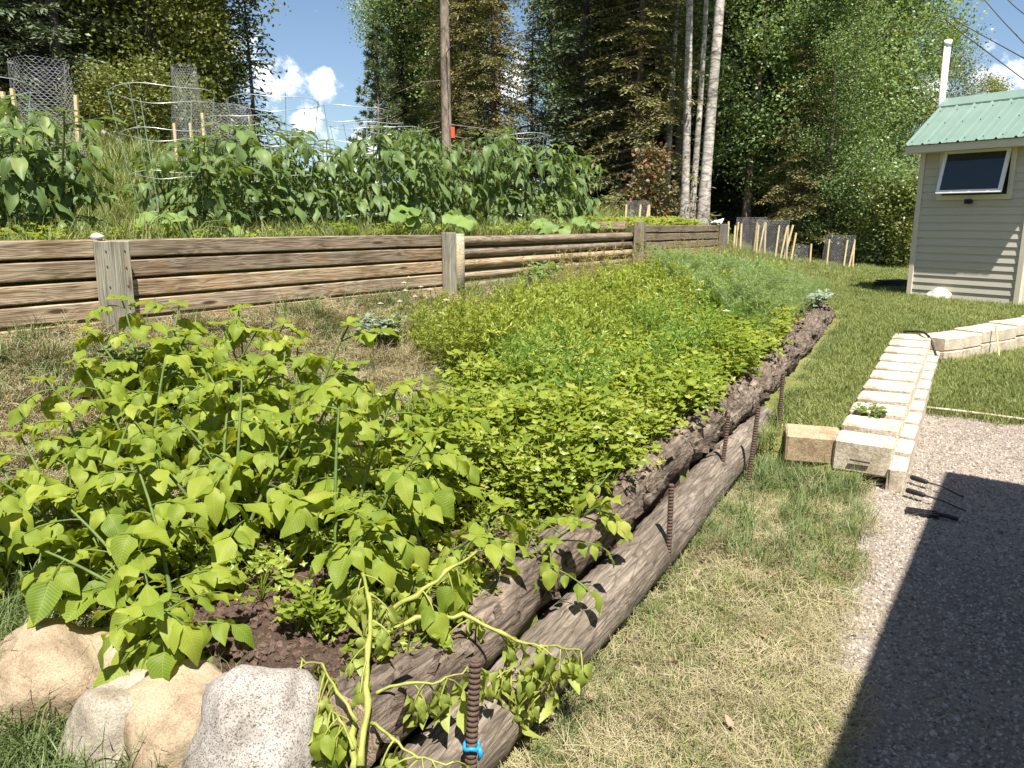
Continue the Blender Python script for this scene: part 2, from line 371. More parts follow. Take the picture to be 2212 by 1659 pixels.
M['squash'] = leaf_mat('squash_leaf', (0.10, 0.19, 0.045), (0.23, 0.32, 0.085), 0.35, 0.5, 0.5)
M['parsley'] = leaf_mat('parsley_leaf', (0.12, 0.19, 0.02), (0.33, 0.385, 0.065), 0.44, 0.34, 0, warm=(0.38, 0.38, 0.11), sat_noise=2.0)
M['herb_bright'] = leaf_mat('herb_leaf', (0.16, 0.225, 0.025), (0.33, 0.375, 0.07), 0.42, 0.45, 0, sat_noise=2.0)
M['carrot'] = leaf_mat('carrot_leaf', (0.10, 0.19, 0.025), (0.22, 0.32, 0.06), 0.42, 0.5, 0, sat_noise=2.0)
M['dill'] = leaf_mat('dill_leaf', (0.165, 0.245, 0.085), (0.30, 0.385, 0.165), 0.45, 0.5, 0, sat_noise=1.6)
M['grass'] = leaf_mat('grass_blade', (0.085, 0.12, 0.025), (0.215, 0.245, 0.075), 0.34, 0.45, 0, warm=(0.30, 0.27, 0.13), sat_noise=1.1)
M['grass_tall'] = leaf_mat('tall_grass_blade', (0.06, 0.105, 0.03), (0.14, 0.18, 0.06), 0.3, 0.45, 0, sat_noise=1.1)
M['straw'] = leaf_mat('dry_grass_blade', (0.15, 0.125, 0.065), (0.345, 0.30, 0.175), 0.2, 0.6, 0, sat_noise=1.4)
M['weed'] = leaf_mat('weed_leaf', (0.07, 0.12, 0.025), (0.18, 0.235, 0.06), 0.3, 0.5, 0)
M['seed_weed'] = leaf_mat('seeding_weed', (0.20, 0.19, 0.06), (0.36, 0.31, 0.12), 0.3, 0.6, 0, warm=(0.36, 0.22, 0.10))
M['dead_leaf'] = leaf_mat('dead_leaf', (0.16, 0.09, 0.06), (0.42, 0.28, 0.20), 0.2, 0.7, 0)
M['silver'] = leaf_mat('silver_leaf', (0.13, 0.18, 0.12), (0.28, 0.33, 0.24), 0.2, 0.6, 0)
M['aspen'] = leaf_mat('aspen_leaf', (0.085, 0.14, 0.055), (0.235, 0.32, 0.13), 0.42, 0.34, 0, warm=(0.28, 0.32, 0.12), sat_noise=0.9)
M['maple'] = leaf_mat('broad_leaf', (0.06, 0.085, 0.018), (0.20, 0.22, 0.06), 0.38, 0.38, 0, warm=(0.25, 0.25, 0.08), sat_noise=0.9)
M['spruce'] = leaf_mat('spruce_needles', (0.028, 0.048, 0.02), (0.09, 0.12, 0.055), 0.12, 0.6, 0, sat_noise=0.9)
M['spruce_olive'] = leaf_mat('olive_needles', (0.075, 0.078, 0.026), (0.20, 0.19, 0.075), 0.25, 0.6, 0, warm=(0.30, 0.25, 0.12), sat_noise=0.9)
M['pine'] = leaf_mat('pine_needles', (0.06, 0.095, 0.035), (0.16, 0.205, 0.08), 0.15, 0.55, 0, sat_noise=0.9)
M['redleaf'] = leaf_mat('bronze_leaf', (0.05, 0.065, 0.022), (0.15, 0.125, 0.055), 0.3, 0.5, 0, warm=(0.30, 0.09, 0.05))
M['bark_brown'] = bark_mat('brown_bark', (0.05, 0.035, 0.026), (0.16, 0.125, 0.1), (0.27, 0.22, 0.185))
M['bark_pine'] = bark_mat('pine_bark', (0.09, 0.068, 0.052), (0.24, 0.2, 0.165), (0.37, 0.32, 0.27), (10, 10, 4))
M['bark_birch'] = bark_mat('birch_bark', (0.05, 0.045, 0.04), (0.44, 0.41, 0.37), (0.66, 0.63, 0.58), (5, 5, 13), 0.5, 0.012)
M['bark_dark'] = bark_mat('dark_bark', (0.03, 0.026, 0.024), (0.085, 0.075, 0.066), (0.16, 0.145, 0.13))
M['log_old'] = bark_mat('rotting_log', (0.045, 0.036, 0.03), (0.18, 0.145, 0.115), (0.36, 0.30, 0.25), (5, 34, 34), 1.0, 0.03)
M['log_bark'] = bark_mat('smooth_log_bark', (0.07, 0.058, 0.047), (0.20, 0.17, 0.138), (0.36, 0.32, 0.27), (5, 62, 62), 0.9, 0.012)
M['log_end'] = wood_mat('cut_log_end', [(0.25, (0.16, 0.12, 0.085)), (0.5, (0.30, 0.245, 0.19)), (0.75, (0.4, 0.34, 0.27))])
M['timber'] = wood_mat('weathered_timber', [(0.28, (0.11, 0.08, 0.055)), (0.46, (0.27, 0.215, 0.15)), (0.62, (0.39, 0.325, 0.24)), (0.8, (0.48, 0.42, 0.33))])
M['post'] = wood_mat('grey_post', [(0.28, (0.14, 0.13, 0.10)), (0.5, (0.28, 0.275, 0.225)), (0.75, (0.40, 0.39, 0.33))])
M['stake'] = simple_mat('raw_stake', (0.55, 0.44, 0.24), 0.7, 0.2, 12)
M['soil'] = ground_mat('garden_soil', [(0.25, (0.028, 0.018, 0.013)), (0.5, (0.085, 0.055, 0.04)), (0.75, (0.16, 0.11, 0.085))], (2.0, 22, 190), 1.0, 0.03)
M['clod'] = simple_mat('soil_clod', (0.105, 0.068, 0.05), 0.95, 0.5, 30, 0.8, 0.01, rand=0.4)
M['turf'] = ground_mat('turf', [(0.2, (0.07, 0.06, 0.03)), (0.42, (0.13, 0.145, 0.04)), (0.6, (0.22, 0.225, 0.075)), (0.8, (0.34, 0.30, 0.15))], (0.8, 14, 160), 1.0, 0.03)
M['dry_turf'] = ground_mat('dry_turf', [(0.2, (0.07, 0.052, 0.035)), (0.45, (0.15, 0.12, 0.075)), (0.62, (0.24, 0.20, 0.125)), (0.8, (0.32, 0.275, 0.19))], (0.8, 14, 160), 1.0, 0.03)
M['gravel_bed'] = ground_mat('gravel', [(0.2, (0.10, 0.08, 0.068)), (0.45, (0.27, 0.22, 0.18)), (0.6, (0.36, 0.30, 0.245)), (0.85, (0.46, 0.40, 0.34))], (1.2, 60, 420), 1.0, 0.012)
M['pebble'] = simple_mat('pebble', (0.36, 0.31, 0.26), 0.8, 0.25, 40, 0.3, 0.004, rand=0.6)
M['granite_grey'] = speckle_mat('grey_granite', [(0.10, 0.092, 0.088), (0.32, 0.30, 0.285), (0.43, 0.405, 0.39), (0.36, 0.325, 0.305)], 330)
M['granite_tan'] = speckle_mat('tan_granite', [(0.27, 0.205, 0.14), (0.36, 0.285, 0.20), (0.43, 0.35, 0.255), (0.34, 0.26, 0.18)], 330, 5.0, 0.9)
M['granite_mix'] = speckle_mat('mottled_granite', [(0.25, 0.22, 0.18), (0.37, 0.33, 0.275), (0.43, 0.395, 0.34), (0.32, 0.28, 0.225)], 330, 7.0, 0.7)
M['white_rock'] = speckle_mat('white_rock', [(0.45, 0.42, 0.38), (0.68, 0.65, 0.6), (0.72, 0.7, 0.66)], 60)
M['block'] = speckle_mat('concrete_block', [(0.40, 0.345, 0.27), (0.60, 0.53, 0.43), (0.66, 0.59, 0.48), (0.52, 0.44, 0.35)], 120, 5.0, 0.6)
M['block_dark'] = speckle_mat('shaded_block', [(0.30, 0.22, 0.145), (0.42, 0.32, 0.21), (0.47, 0.37, 0.25)], 120, 4.0, 0.6)  # darker, browner copy of block with slight shade put into the colour
M['rust'] = simple_mat('rusty_steel', (0.095, 0.06, 0.045), 0.85, 0.45, 60, 0.5, 0.002)
M['wire'] = simple_mat('galvanised_wire', (0.62, 0.62, 0.60), 0.4, 0.15, 30, 0, metal=0.55)
M['wire_green'] = simple_mat('green_wire', (0.20, 0.27, 0.23), 0.5, 0.2, 30, 0)
M['mesh_wire'] = simple_mat('netting_wire', (0.36, 0.355, 0.37), 0.45, 0.15, 30, 0, metal=0.3)
M['black_rubber'] = simple_mat('black_rubber', (0.018, 0.018, 0.02), 0.45, 0.2, 30, 0.1)
M['cord'] = simple_mat('tan_hose', (0.62, 0.47, 0.22), 0.5, 0.15, 30, 0)
M['cable'] = simple_mat('dark_cable', (0.05, 0.05, 0.055), 0.6, 0.1, 5, 0)
M['siding'] = simple_mat('vinyl_siding', (0.50, 0.455, 0.37), 0.55, 0.05, 3, 0.06, 0.002, rand=0.05)
M['trim'] = simple_mat('beige_trim', (0.62, 0.55, 0.43), 0.5, 0.05, 3, 0)
M['frame_white'] = simple_mat('white_vinyl', (0.76, 0.76, 0.75), 0.4, 0.04, 5, 0)
M['pipe'] = simple_mat('white_pipe', (0.78, 0.77, 0.76), 0.4, 0.05, 6, 0)
M['roof_green'] = simple_mat('green_metal', (0.155, 0.225, 0.185), 0.45, 0.10, 4, 0.05, 0.002, spec=0.5)
M['glass'] = simple_mat('dark_glass', (0.02, 0.026, 0.03), 0.04, 0.1, 2, 0, spec=0.7)
M['white_paint'] = simple_mat('white_paint', (0.75, 0.75, 0.74), 0.5, 0.06, 9, 0.05)
M['blue_tape'] = simple_mat('blue_tape', (0.02, 0.26, 0.62), 0.4, 0.2, 40, 0.3)
M['orange'] = simple_mat('orange_ribbon', (0.75, 0.10, 0.04), 0.5, 0.1, 10, 0)
M['petal'] = leaf_mat('white_petal', (0.68, 0.68, 0.66), (0.8, 0.8, 0.78), 0.3, 0.5)
M['yolk'] = simple_mat('flower_centre', (0.55, 0.36, 0.03), 0.7, 0.2, 60)
M['dark_void'] = simple_mat('dark_gap', (0.03, 0.028, 0.026), 0.9, 0.2, 8)  # near-black for the block crack and the painted shade under the shed

# ------------------------------------------------------------------ the ground, one sheet cut into soil, gravel and turf
def axis(lo, hi, step, outer):
    core = np.arange(lo, hi, step); s = step; up = []; x = core[-1]
    while x < outer: s *= 1.18; x += s; up.append(x)
    dn = []; s = step; x = core[0]
    while x > -outer: s *= 1.18; x -= s; dn.append(x)
    return np.array(dn[::-1] + list(core) + up)
def gravel_edge(a, b):
    # lower yard gravel: right of an uneven line near the camera, ends at the sunken lawn
    edge = 0.12 + 0.115 * np.clip(a, -3, 6) + 0.05 * wiggle(a, b, 3.0) - 0.25 * smooth(a, 2.6, 1.0)
    return (b < edge) & (a < 6.75 + 0.02 * wiggle(b, a, 4)) & (a > -8) & (b > -9)
def in_bed(a, b):
    return (b > b_log(a) - 0.05) & (a > 1.12) & (a < 9.9) & (b < 2.55 + 0.22 * np.clip(a - 2, 0, 4) + 0.1 * wiggle(a, b, 2.5))
def in_dry(a, b):
    strip = (a < 4.9) & (b < b_outer(a)) & ~gravel_edge(a, b)
    slope = (b > 2.4) & (b < 4.2) & (a < 6.5)
    return strip | slope
def build_ground():
    aa = axis(-2.5, 13.5, 0.07, 420); bb = axis(-3.0, 7.0, 0.07, 420)
    Aa, Bb = np.meshgrid(aa, bb, indexing='ij'); Z = gz(Aa, Bb)
    far_ = np.maximum(np.abs(Aa), np.abs(Bb)); Z = np.where(far_ > 60, np.minimum(Z, 3.5), Z)
    X = A2.x * Aa + B2.x * Bb; Y = A2.y * Aa + B2.y * Bb
    V = np.stack([X, Y, Z], -1).reshape(-1, 3); na, nb = len(aa), len(bb)
    ca = (aa[:-1] + aa[1:]) / 2; cb = (bb[:-1] + bb[1:]) / 2
    CA, CB = np.meshgrid(ca, cb, indexing='ij')
    zone = np.zeros(CA.shape, int); zone[in_dry(CA, CB)] = 3; zone[in_bed(CA, CB)] = 1
    zone[(CB > 4.25) & (CB < 5.5) & (CA > 0) & (CA < 12)] = 1; zone[gravel_edge(CA, CB)] = 2
    i, j = np.meshgrid(np.arange(na - 1), np.arange(nb - 1), indexing='ij')
    Q = np.stack([i * nb + j, (i + 1) * nb + j, (i + 1) * nb + j + 1, i * nb + j + 1], -1)
    for k, (name, mat) in enumerate((('ground', 'turf'), ('garden_soil', 'soil'), ('gravel_yard', 'gravel_bed'), ('dry_ground', 'dry_turf'))):
        q = Q[zone == k].reshape(-1, 4); ids, inv = np.unique(q, return_inverse=True)
        me = bpy.data.meshes.new(name); me.from_pydata(V[ids].tolist(), [], inv.reshape(-1, 4).tolist())
        me.materials.append(M[mat]); me.polygons.foreach_set('use_smooth', [True] * len(me.polygons)); me.update()
        # winding: a x b points up
        o = link(name, me); tag(o, kind='structure')
build_ground()

# ------------------------------------------------------------------ scatter for what nobody could count
def scatter(name, protos, pts, rots, scls, idx, label):
    pc = bpy.data.collections.new(name + '_kinds')
    for i, me in enumerate(protos):
        o = bpy.data.objects.new('%s_%02d' % (name, i), me); pc.objects.link(o)
    me = bpy.data.meshes.new(name); me.vertices.add(len(pts)); me.vertices.foreach_set('co', np.asarray(pts, np.float32).ravel())
    at_ = me.attributes.new('rot', 'FLOAT_VECTOR', 'POINT'); at_.data.foreach_set('vector', np.asarray(rots, np.float32).ravel())
    at_ = me.attributes.new('scl', 'FLOAT', 'POINT'); at_.data.foreach_set('value', np.asarray(scls, np.float32))
    at_ = me.attributes.new('idx', 'INT', 'POINT'); at_.data.foreach_set('value', np.asarray(idx, np.int32))
    me.update()
    o = link(name, me); tag(o, label, None, None, 'stuff')
    g = bpy.data.node_groups.new(name + '_scatter', 'GeometryNodeTree')
    g.interface.new_socket('Geometry', in_out='INPUT', socket_type='NodeSocketGeometry'); g.interface.new_socket('Geometry', in_out='OUTPUT', socket_type='NodeSocketGeometry')
    N = g.nodes; L = g.links
    gi = N.new('NodeGroupInput'); go = N.new('NodeGroupOutput'); ip = N.new('GeometryNodeInstanceOnPoints'); ci = N.new('GeometryNodeCollectionInfo')
    ci.inputs['Collection'].default_value = pc; ci.inputs['Separate Children'].default_value = True; ci.inputs['Reset Children'].default_value = True
    ip.inputs['Pick Instance'].default_value = True
    def na(n, t):
        x = N.new('GeometryNodeInputNamedAttribute'); x.data_type = t; x.inputs['Name'].default_value = n; return x.outputs['Attribute']
    er = N.new('FunctionNodeEulerToRotation'); L.new(na('rot', 'FLOAT_VECTOR'), er.inputs[0])
    L.new(gi.outputs[0], ip.inputs['Points']); L.new(ci.outputs[0], ip.inputs['Instance']); L.new(na('idx', 'INT'), ip.inputs['Instance Index'])
    L.new(er.outputs[0], ip.inputs['Rotation']); L.new(na('scl', 'FLOAT'), ip.inputs['Scale']); L.new(ip.outputs[0], go.inputs[0])
    md = o.modifiers.new('scatter', 'NODES'); md.node_group = g
    return o
RNG = np.random.default_rng(7)
def spread(n, a0, a1, b0, b1, keep, tilt=0.15, smin=0.7, smax=1.3, nk=4, dz=0.0, sfun=None):
    a = RNG.uniform(a0, a1, n); b = RNG.uniform(b0, b1, n); k = keep(a, b)
    if k.dtype != bool: k = RNG.random(n) < k
    a, b = a[k], b[k]; m = len(a)
    x = A2.x * a + B2.x * b; y = A2.y * a + B2.y * b
    pts = np.stack([x, y, gz(a, b) + dz], -1)
    rots = np.stack([RNG.normal(0, tilt, m), RNG.normal(0, tilt, m), RNG.uniform(0, 6.283, m)], -1)
    s = RNG.uniform(smin, smax, m)
    if sfun is not None: s = s * sfun(a, b)
    return pts, rots, s, RNG.integers(0, nk, m)

def diamonds(P, X, Y, Ln, W, mid=0.42, fold=0.0):
    """leaf shaped quads; returns verts, faces"""
    P = np.asarray(P); n = len(P); Ln = np.broadcast_to(Ln, n)[:, None]; W = np.broadcast_to(W, n)[:, None]
    Zd = np.cross(X, Y)
    v = np.stack([P, P + X * Ln * mid + Y * W * .5 + Zd * W * fold, P + X * Ln, P + X * Ln * mid - Y * W * .5 + Zd * W * fold], 1).reshape(-1, 3)
    f = np.arange(4 * n).reshape(-1, 4); return v, f
def rand_frames(n, rng, up=0.0):
    X = rng.normal(size=(n, 3)); X[:, 2] *= 0.6; X /= np.linalg.norm(X, axis=1)[:, None]
    U = rng.normal(size=(n, 3)); U[:, 2] += up; Y = np.cross(U, X); Y /= np.linalg.norm(Y, axis=1)[:, None] + 1e-9
    return X, Y
def grass_tuft(seed, n, rad, lmin, lmax, w, lean, mat, seedhead=None, flat=0.0):
    rng = np.random.default_rng(seed); mb = MB(); V = []; F = []; k = 0
    for i in range(n):
        r = rad * math.sqrt(rng.random()); th = rng.uniform(0, 6.283); p = np.array([r * math.cos(th), r * math.sin(th), -0.01])
        az = rng.uniform(0, 6.283); ln = rng.uniform(lmin, lmax); le = abs(rng.normal(lean, 0.3)); hd = np.array([math.cos(az), math.sin(az), 0]); sd = np.array([-math.sin(az), math.cos(az), 0])
        pts = []; q = p.copy(); an = le * 0.3 + flat
        for sgi in range(4):
            pts.append(q.copy()); d = hd * math.sin(an) + np.array([0, 0, math.cos(an)]); q = q + d * ln / 3; an = min(an + le * 0.55, 2.0)
            q[2] = max(q[2], 0.004)
        ws = (w, w * 0.9, w * 0.6)
        for j in range(3):
            V += [pts[j] - sd * ws[j] / 2, pts[j] + sd * ws[j] / 2]
        V.append(pts[3]); F += [(k, k + 1, k + 3, k + 2), (k + 2, k + 3, k + 5, k + 4), (k + 4, k + 5, k + 6)]; k += 7
    mb.add(V, F); return mb.mesh('tuft', mat)

def lobed(rng, p, d, up, size, lobes=5):
    """flat lobed leaflet as a fan"""
    x = Vector(d).normalized(); y = Vector(up).cross(x); y = y.normalized() if y.length > 1e-6 else Vector((0, 1, 0)); z = x.cross(y)
    p = Vector(p); pts = [p]; n = lobes
    for i in range(2 * n + 1):
        t = -2.2 + 4.4 * i / (2 * n); r = size * ((1.0 if i % 2 else 0.62) * (0.72 + 0.28 * math.cos(t)))
        pts.append(p + x * (size * 0.5 + r * math.cos(t) * 0.6) + y * (r * math.sin(t) * 0.62) + z * (-0.25 * size * abs(math.sin(t)) * rng.random() + size * 0.1 * (i % 2)))
    c = p + x * size * 0.5 + z * size * 0.08
    V = [c] + pts; F = [(0, i, i + 1) for i in range(1, len(pts))] + [(0, len(pts), 1)]
    return [tuple(v) for v in V], F
def herb_clump(seed, stems, h, spread_, size, mat, leaflets=3, lobes=3):
    rng = random.Random(seed); mb = MB()
    for i in range(stems):
        az = rng.uniform(0, 6.283); le = rng.uniform(0.15, 1.0) * spread_; hh = h * rng.uniform(0.55, 1.0)
        tip = Vector((math.cos(az) * le, math.sin(az) * le, hh)); mid = Vector((tip.x * 0.35, tip.y * 0.35, hh * 0.6))
        mb.tube([(0, 0, 0), mid, tip], [0.003, 0.0025, 0.0018], 3, False)
        for k in range(leaflets):
            an = az + (k - (leaflets - 1) / 2) * 1.1 + rng.uniform(-.3, .3)
            d = Vector((math.cos(an), math.sin(an), rng.uniform(-0.5, 0.35))); pos = tip + d * 0.012 - Vector((0, 0, rng.random() * hh * 0.25)) * (k % 2)
            V, F = lobed(rng, pos, d, (rng.uniform(-.5, .5), rng.uniform(-.5, .5), 1), size * rng.uniform(0.75, 1.25), lobes); mb.add(V, F)
    return mb.mesh('herb', mat)
def feather_plant(seed, h, branches, blen, threads, tl, tw, mat):
    """dill or carrot top: thin stalk, side branches, thread leaves"""
    rng = np.random.default_rng(seed); mb = MB(); lean = rng.normal(0, 0.12, 2)
    def pt(t): return np.array([lean[0] * h * t * t, lean[1] * h * t * t, h * t])
    mb.tube([pt(0), pt(.5), pt(1)], [0.004, 0.003, 0.0015], 3, False); P = []; X = []
    for i in range(branches):
        t = rng.uniform(0.2, 1.0); az = rng.uniform(0, 6.283); d = np.array([math.cos(az), math.sin(az), rng.uniform(0.5, 1.3)]); d /= np.linalg.norm(d); L_ = blen * (1.15 - 0.6 * t)
        b0 = pt(t)
        for j in range(threads):
            s = rng.uniform(0.15, 1.0); q = b0 + d * L_ * s + np.array([0, 0, -0.15 * L_ * s * s])
            e = d + rng.normal(0, 0.75, 3); P.append(q); X.append(e / np.linalg.norm(e))
        P.append(b0); X.append(d); 
    X = np.array(X); Y = np.cross(X, rng.normal(size=X.shape)); Y /= np.linalg.norm(Y, axis=1)[:, None]
    v, f = diamonds(np.array(P), X, Y, tl, tw); mb.add(v, f); return mb.mesh('feather', mat)
def blob(seed, r, sub=1, amp=0.3, squash=(1, 1, 1), freq=1.5):
    import bmesh
    bm = bmesh.new(); bmesh.ops.create_icosphere(bm, subdivisions=sub, radius=1.0)
    for v in bm.verts:
        n = mnoise.noise(v.co * freq + Vector((seed * 3.1, seed, 0))); v.co = Vector((v.co.x * squash[0], v.co.y * squash[1], v.co.z * squash[2])) * r * (1 + amp * n)
    me = bpy.data.meshes.new('blob'); bm.to_mesh(me); bm.free(); return me

# ------------------------------------------------------------------ timber retaining wall
def basis(a, b, z, rot=0.0):
    """frame with local X along the garden axis a, local Y up the slope"""
    x, y = ab(a, b); ang = math.atan2(A2.y, A2.x) + rot
    return Matrix.Translation((x, y, z)) @ Matrix.Rotation(ang, 4, 'Z')
wall_rot = basis(2.29, WALLB, 0)
wall = empty('timber_wall', (*ab(2.29, WALLB), 1.0), 'weathered brown timber retaining wall with grey posts behind the garden bed', 'retaining wall')
wall.rotation_euler = (0, 0, math.atan2(A2.y, A2.x))
A_P1, A_P2, A_P3, A_P4 = 2.29, 5.27, 9.1, 12.2
def timber(x0, x1, z0, z1, zs, round_=False, y0=0.0, dep=0.09):
    """one course, local to the wall's frame; zs = fall from one end to the other"""
    mb = MB(); n = 14; Ls = np.linspace(0, x1 - x0, n); rng = random.Random(int(x0 * 97 + z0 * 1013)); sag = rng.uniform(-.005, .005)
    if round_:
        prof = [(-0.045 * math.cos(t) * 1.05 + 0.045, 0.045 * math.sin(t)) for t in np.linspace(0, 2 * math.pi, 12, endpoint=False)]
    else:
        h = (z1 - z0) / 2; c = 0.006
        prof = [(0, -h + c), (0, h - c), (c, h), (dep - c, h), (dep, h - c), (dep, -h + c), (dep - c, -h), (c, -h)]
    V = []; F = []; m = len(prof)
    for i, lx in enumerate(Ls):
        wob = sag * math.sin(math.pi * i / (n - 1)) + rng.uniform(-.0012, .0012)
        for (py, pz) in prof: V.append((lx, py + rng.uniform(-.001, .001), pz + wob + zs * i / (n - 1)))
    for i in range(n - 1):
        for k in range(m): F.append((i * m + k, (i + 1) * m + k, (i + 1) * m + (k + 1) % m, i * m + (k + 1) % m))
    F.append(tuple(range(m))); F.append(tuple((n - 1) * m + k for k in range(m))[::-1])
    mb.add(V, F); o = mb.build('timber', M['timber'], wall, smooth_=round_)
    o.location = (x0 - A_P1, y0, (z0 + z1) / 2 - 1.0); return o
for (x0, x1, top, fall, rnd) in ((0.3, A_P1 - 0.0, 1.50, 0.0, False), (A_P1 + 0.004, A_P2, 1.495, -0.015, False), (A_P2 + 0.06, A_P3, 1.465, -0.012, True), (A_P3 + 0.02, A_P4, 1.545, -0.02, False)):
    zt = top
    for k in range(6):
        hh = 0.093 if not rnd else 0.09
        timber(x0, x1, zt - hh, zt, fall, rnd, y0=random.Random(k + int(x0 * 10)).uniform(-.006, .006))
        zt -= hh + (0.017 if not rnd else 0.012)
# grey posts
def post_part(name, a, w, dep, z0, z1, label, yoff=0.0, lean=0.0):
    mb = MB(); mb.box(z0, z1, -w / 2, w / 2, -dep, -0.004, None, 0.004)
    o = mb.build(name, M['post'], wall, False)
    # grain runs along the local X, so stand it upright
    o.matrix_basis = Matrix.Translation((a - A_P1, yoff - 0.008, 0)) @ Matrix(((0, 1, 0, 0), (0, 0, 1, 0), (1, 0, 0, -1.0), (0, 0, 0, 1))) @ Matrix.Rotation(lean, 4, 'Z')
    if label: o['label'] = label
    return o
p1 = post_part('post', A_P1, 0.165, 0.075, 0.9, 1.492, 'broad grey square-topped post at the left', lean=0.012)
for (dy, dz) in ((-0.055, 1.44), (0.05, 1.44), (-0.055, 1.36), (0.05, 1.35), (-0.05, 1.25), (0.052, 1.25), (-0.05, 1.14), (0.05, 1.13)):
    mb = MB(); mb.tube([(dz, dy, -0.079), (dz, dy, -0.072)], 0.0045, 6); mb.build('nail_head', M['rust'], p1, False)
post_part('post', A_P2 - 0.04, 0.09, 0.095, 0.9, 1.50, 'square half of the double post')
mb = MB(); mb.tube([(0, 0, -0.12), (0, 0, 0.49)], 0.062, 16); o = mb.build('round_post', M['post'], wall); o.location = (A_P2 + 0.075 - A_P1, -0.055, 0)
o['label'] = 'round grey half of the double post'
post_part('post', A_P3 - 0.05, 0.10, 0.10, 0.85, 1.59, None); post_part('post', A_P3 + 0.05, 0.09, 0.08, 0.85, 1.58, None)
post_part('post', A_P4 + 0.05, 0.14, 0.10, 0.85, 1.545, None)
mb = MB(); mb.box(0, 0.62, -0.045, 0.045, -0.05, 0.045, None, 0.005); o = mb.build('timber', M['timber'], wall, False)
o.matrix_basis = Matrix.Translation((A_P3 - 0.09, 0.1, 0.54)) @ Matrix.Rotation(R(90), 4, 'Z'); o.location.x -= A_P1
for k in range(5):
    mb = MB(); mb.box(0, 1.6, -0.045, 0.045, -0.046, 0.046, None, 0.005); o = mb.build('timber', M['timber'], wall, False)
    o.matrix_basis = Matrix.Translation((A_P4 + 0.05 - A_P1, 0.1, 0.475 - k * 0.11)) @ Matrix.Rotation(R(90), 4, 'Z')

def stone_on(name, p, r, mat, squash, seed, label, cat='stone', sub=3, amp=0.28, group=None, rz=0.0, freq=1.1):
    me = blob(seed, r, sub, amp, squash, freq)
    V = np.zeros(len(me.vertices) * 3); me.vertices.foreach_get('co', V); V = V.reshape(-1, 3)
    for i in range(len(V)):
        v = Vector(V[i]); V[i] = v * (1 + 0.06 * mnoise.noise(v * 14 + Vector((seed, 2, 1))) + 0.022 * mnoise.noise(v * 45) + 0.008 * mnoise.noise(v * 130))
    me.vertices.foreach_set('co', V.ravel()); me.polygons.foreach_set('use_smooth', [True] * len(me.polygons)); me.materials.append(mat); me.update()
    o = link(name, me); o.location = p; o.rotation_euler = (0, 0, rz); return tag(o, label, cat, group)
x, y = ab(A_P1 - 0.02, WALLB + 0.02); stone_on('pale_stone', (x, y, 1.515), 0.032, M['white_rock'], (1.2, 0.9, 0.6), 5, 'small white stone lying on top of the broad grey post', 'stone', 2)
# white plastic scrap at the far end of the wall
mb = MB(); V = []; F = []
for i in range(7):
    for j in range(5): V.append((0.035 * i, 0.04 * j, 0.015 * math.sin(i * 1.3 + j) + (0.018 * (i - 3) if i > 3 else 0)))
for i in range(6):
    for j in range(4): F.append((i * 5 + j, (i + 1) * 5 + j, (i + 1) * 5 + j + 1, i * 5 + j + 1))
mb.add(V, F); o = mb.build('plastic_scrap', M['white_paint']); x, y = ab(A_P4 - 0.12, WALLB - 0.02); o.location = (x, y, 1.565); o.rotation_euler = (0, 0, R(50))
tag(o, 'curled white plastic scrap on the far end of the timber wall', 'plastic scrap')

# ------------------------------------------------------------------ logs and rebar along the bed edge
def log_mesh(pts, rad, seed, rough, sides=28, ring=0.03):
    pts = [Vector(p) for p in pts]; Ltot = sum((pts[i + 1] - pts[i]).length for i in range(len(pts) - 1)); n = max(6, int(Ltot / ring))
    V = []; F = []
    cum = [0]
    for i in range(len(pts) - 1): cum.append(cum[-1] + (pts[i + 1] - pts[i]).length)
    for i in range(n + 1):
        s = Ltot * i / n
        k = max(j for j in range(len(pts) - 1) if cum[j] <= s + 1e-9); t = (s - cum[k]) / (cum[k + 1] - cum[k]); p = pts[k].lerp(pts[k + 1], t)
        d = (pts[min(k + 1, len(pts) - 1)] - pts[k]).normalized(); x = d.cross(Vector((0, 0, 1))).normalized(); y = x.cross(d)
        for q in range(sides):
            an = 2 * math.pi * q / sides; e = x * math.cos(an) + y * math.sin(an)
            w = Vector((s * 1.0, math.cos(an) * 0.14, math.sin(an) * 0.14)) + Vector((seed * 7.3, 0, 0))
            dr = rough * (0.55 * mnoise.noise(w * 4.0) + 0.5 * mnoise.noise(w * 11.0) + 0.45 * mnoise.noise(Vector((w.x * 16, w.y * 45, w.z * 45))) + 0.3 * mnoise.noise(Vector((w.x * 60, w.y * 120, w.z * 120))))
            if rough > 0.2:
                g = mnoise.noise(w * 6.5 + Vector((9, 9, 9)))
                if g > 0.22: dr -= rough * 1.6 * (g - 0.22) * 2
            V.append(p + e * rad * (1 + dr))
    for i in range(n):
        for q in range(sides): F.append((i * sides + q, i * sides + (q + 1) % sides, (i + 1) * sides + (q + 1) % sides, (i + 1) * sides + q))
    return [tuple(v) for v in V], F, n, sides
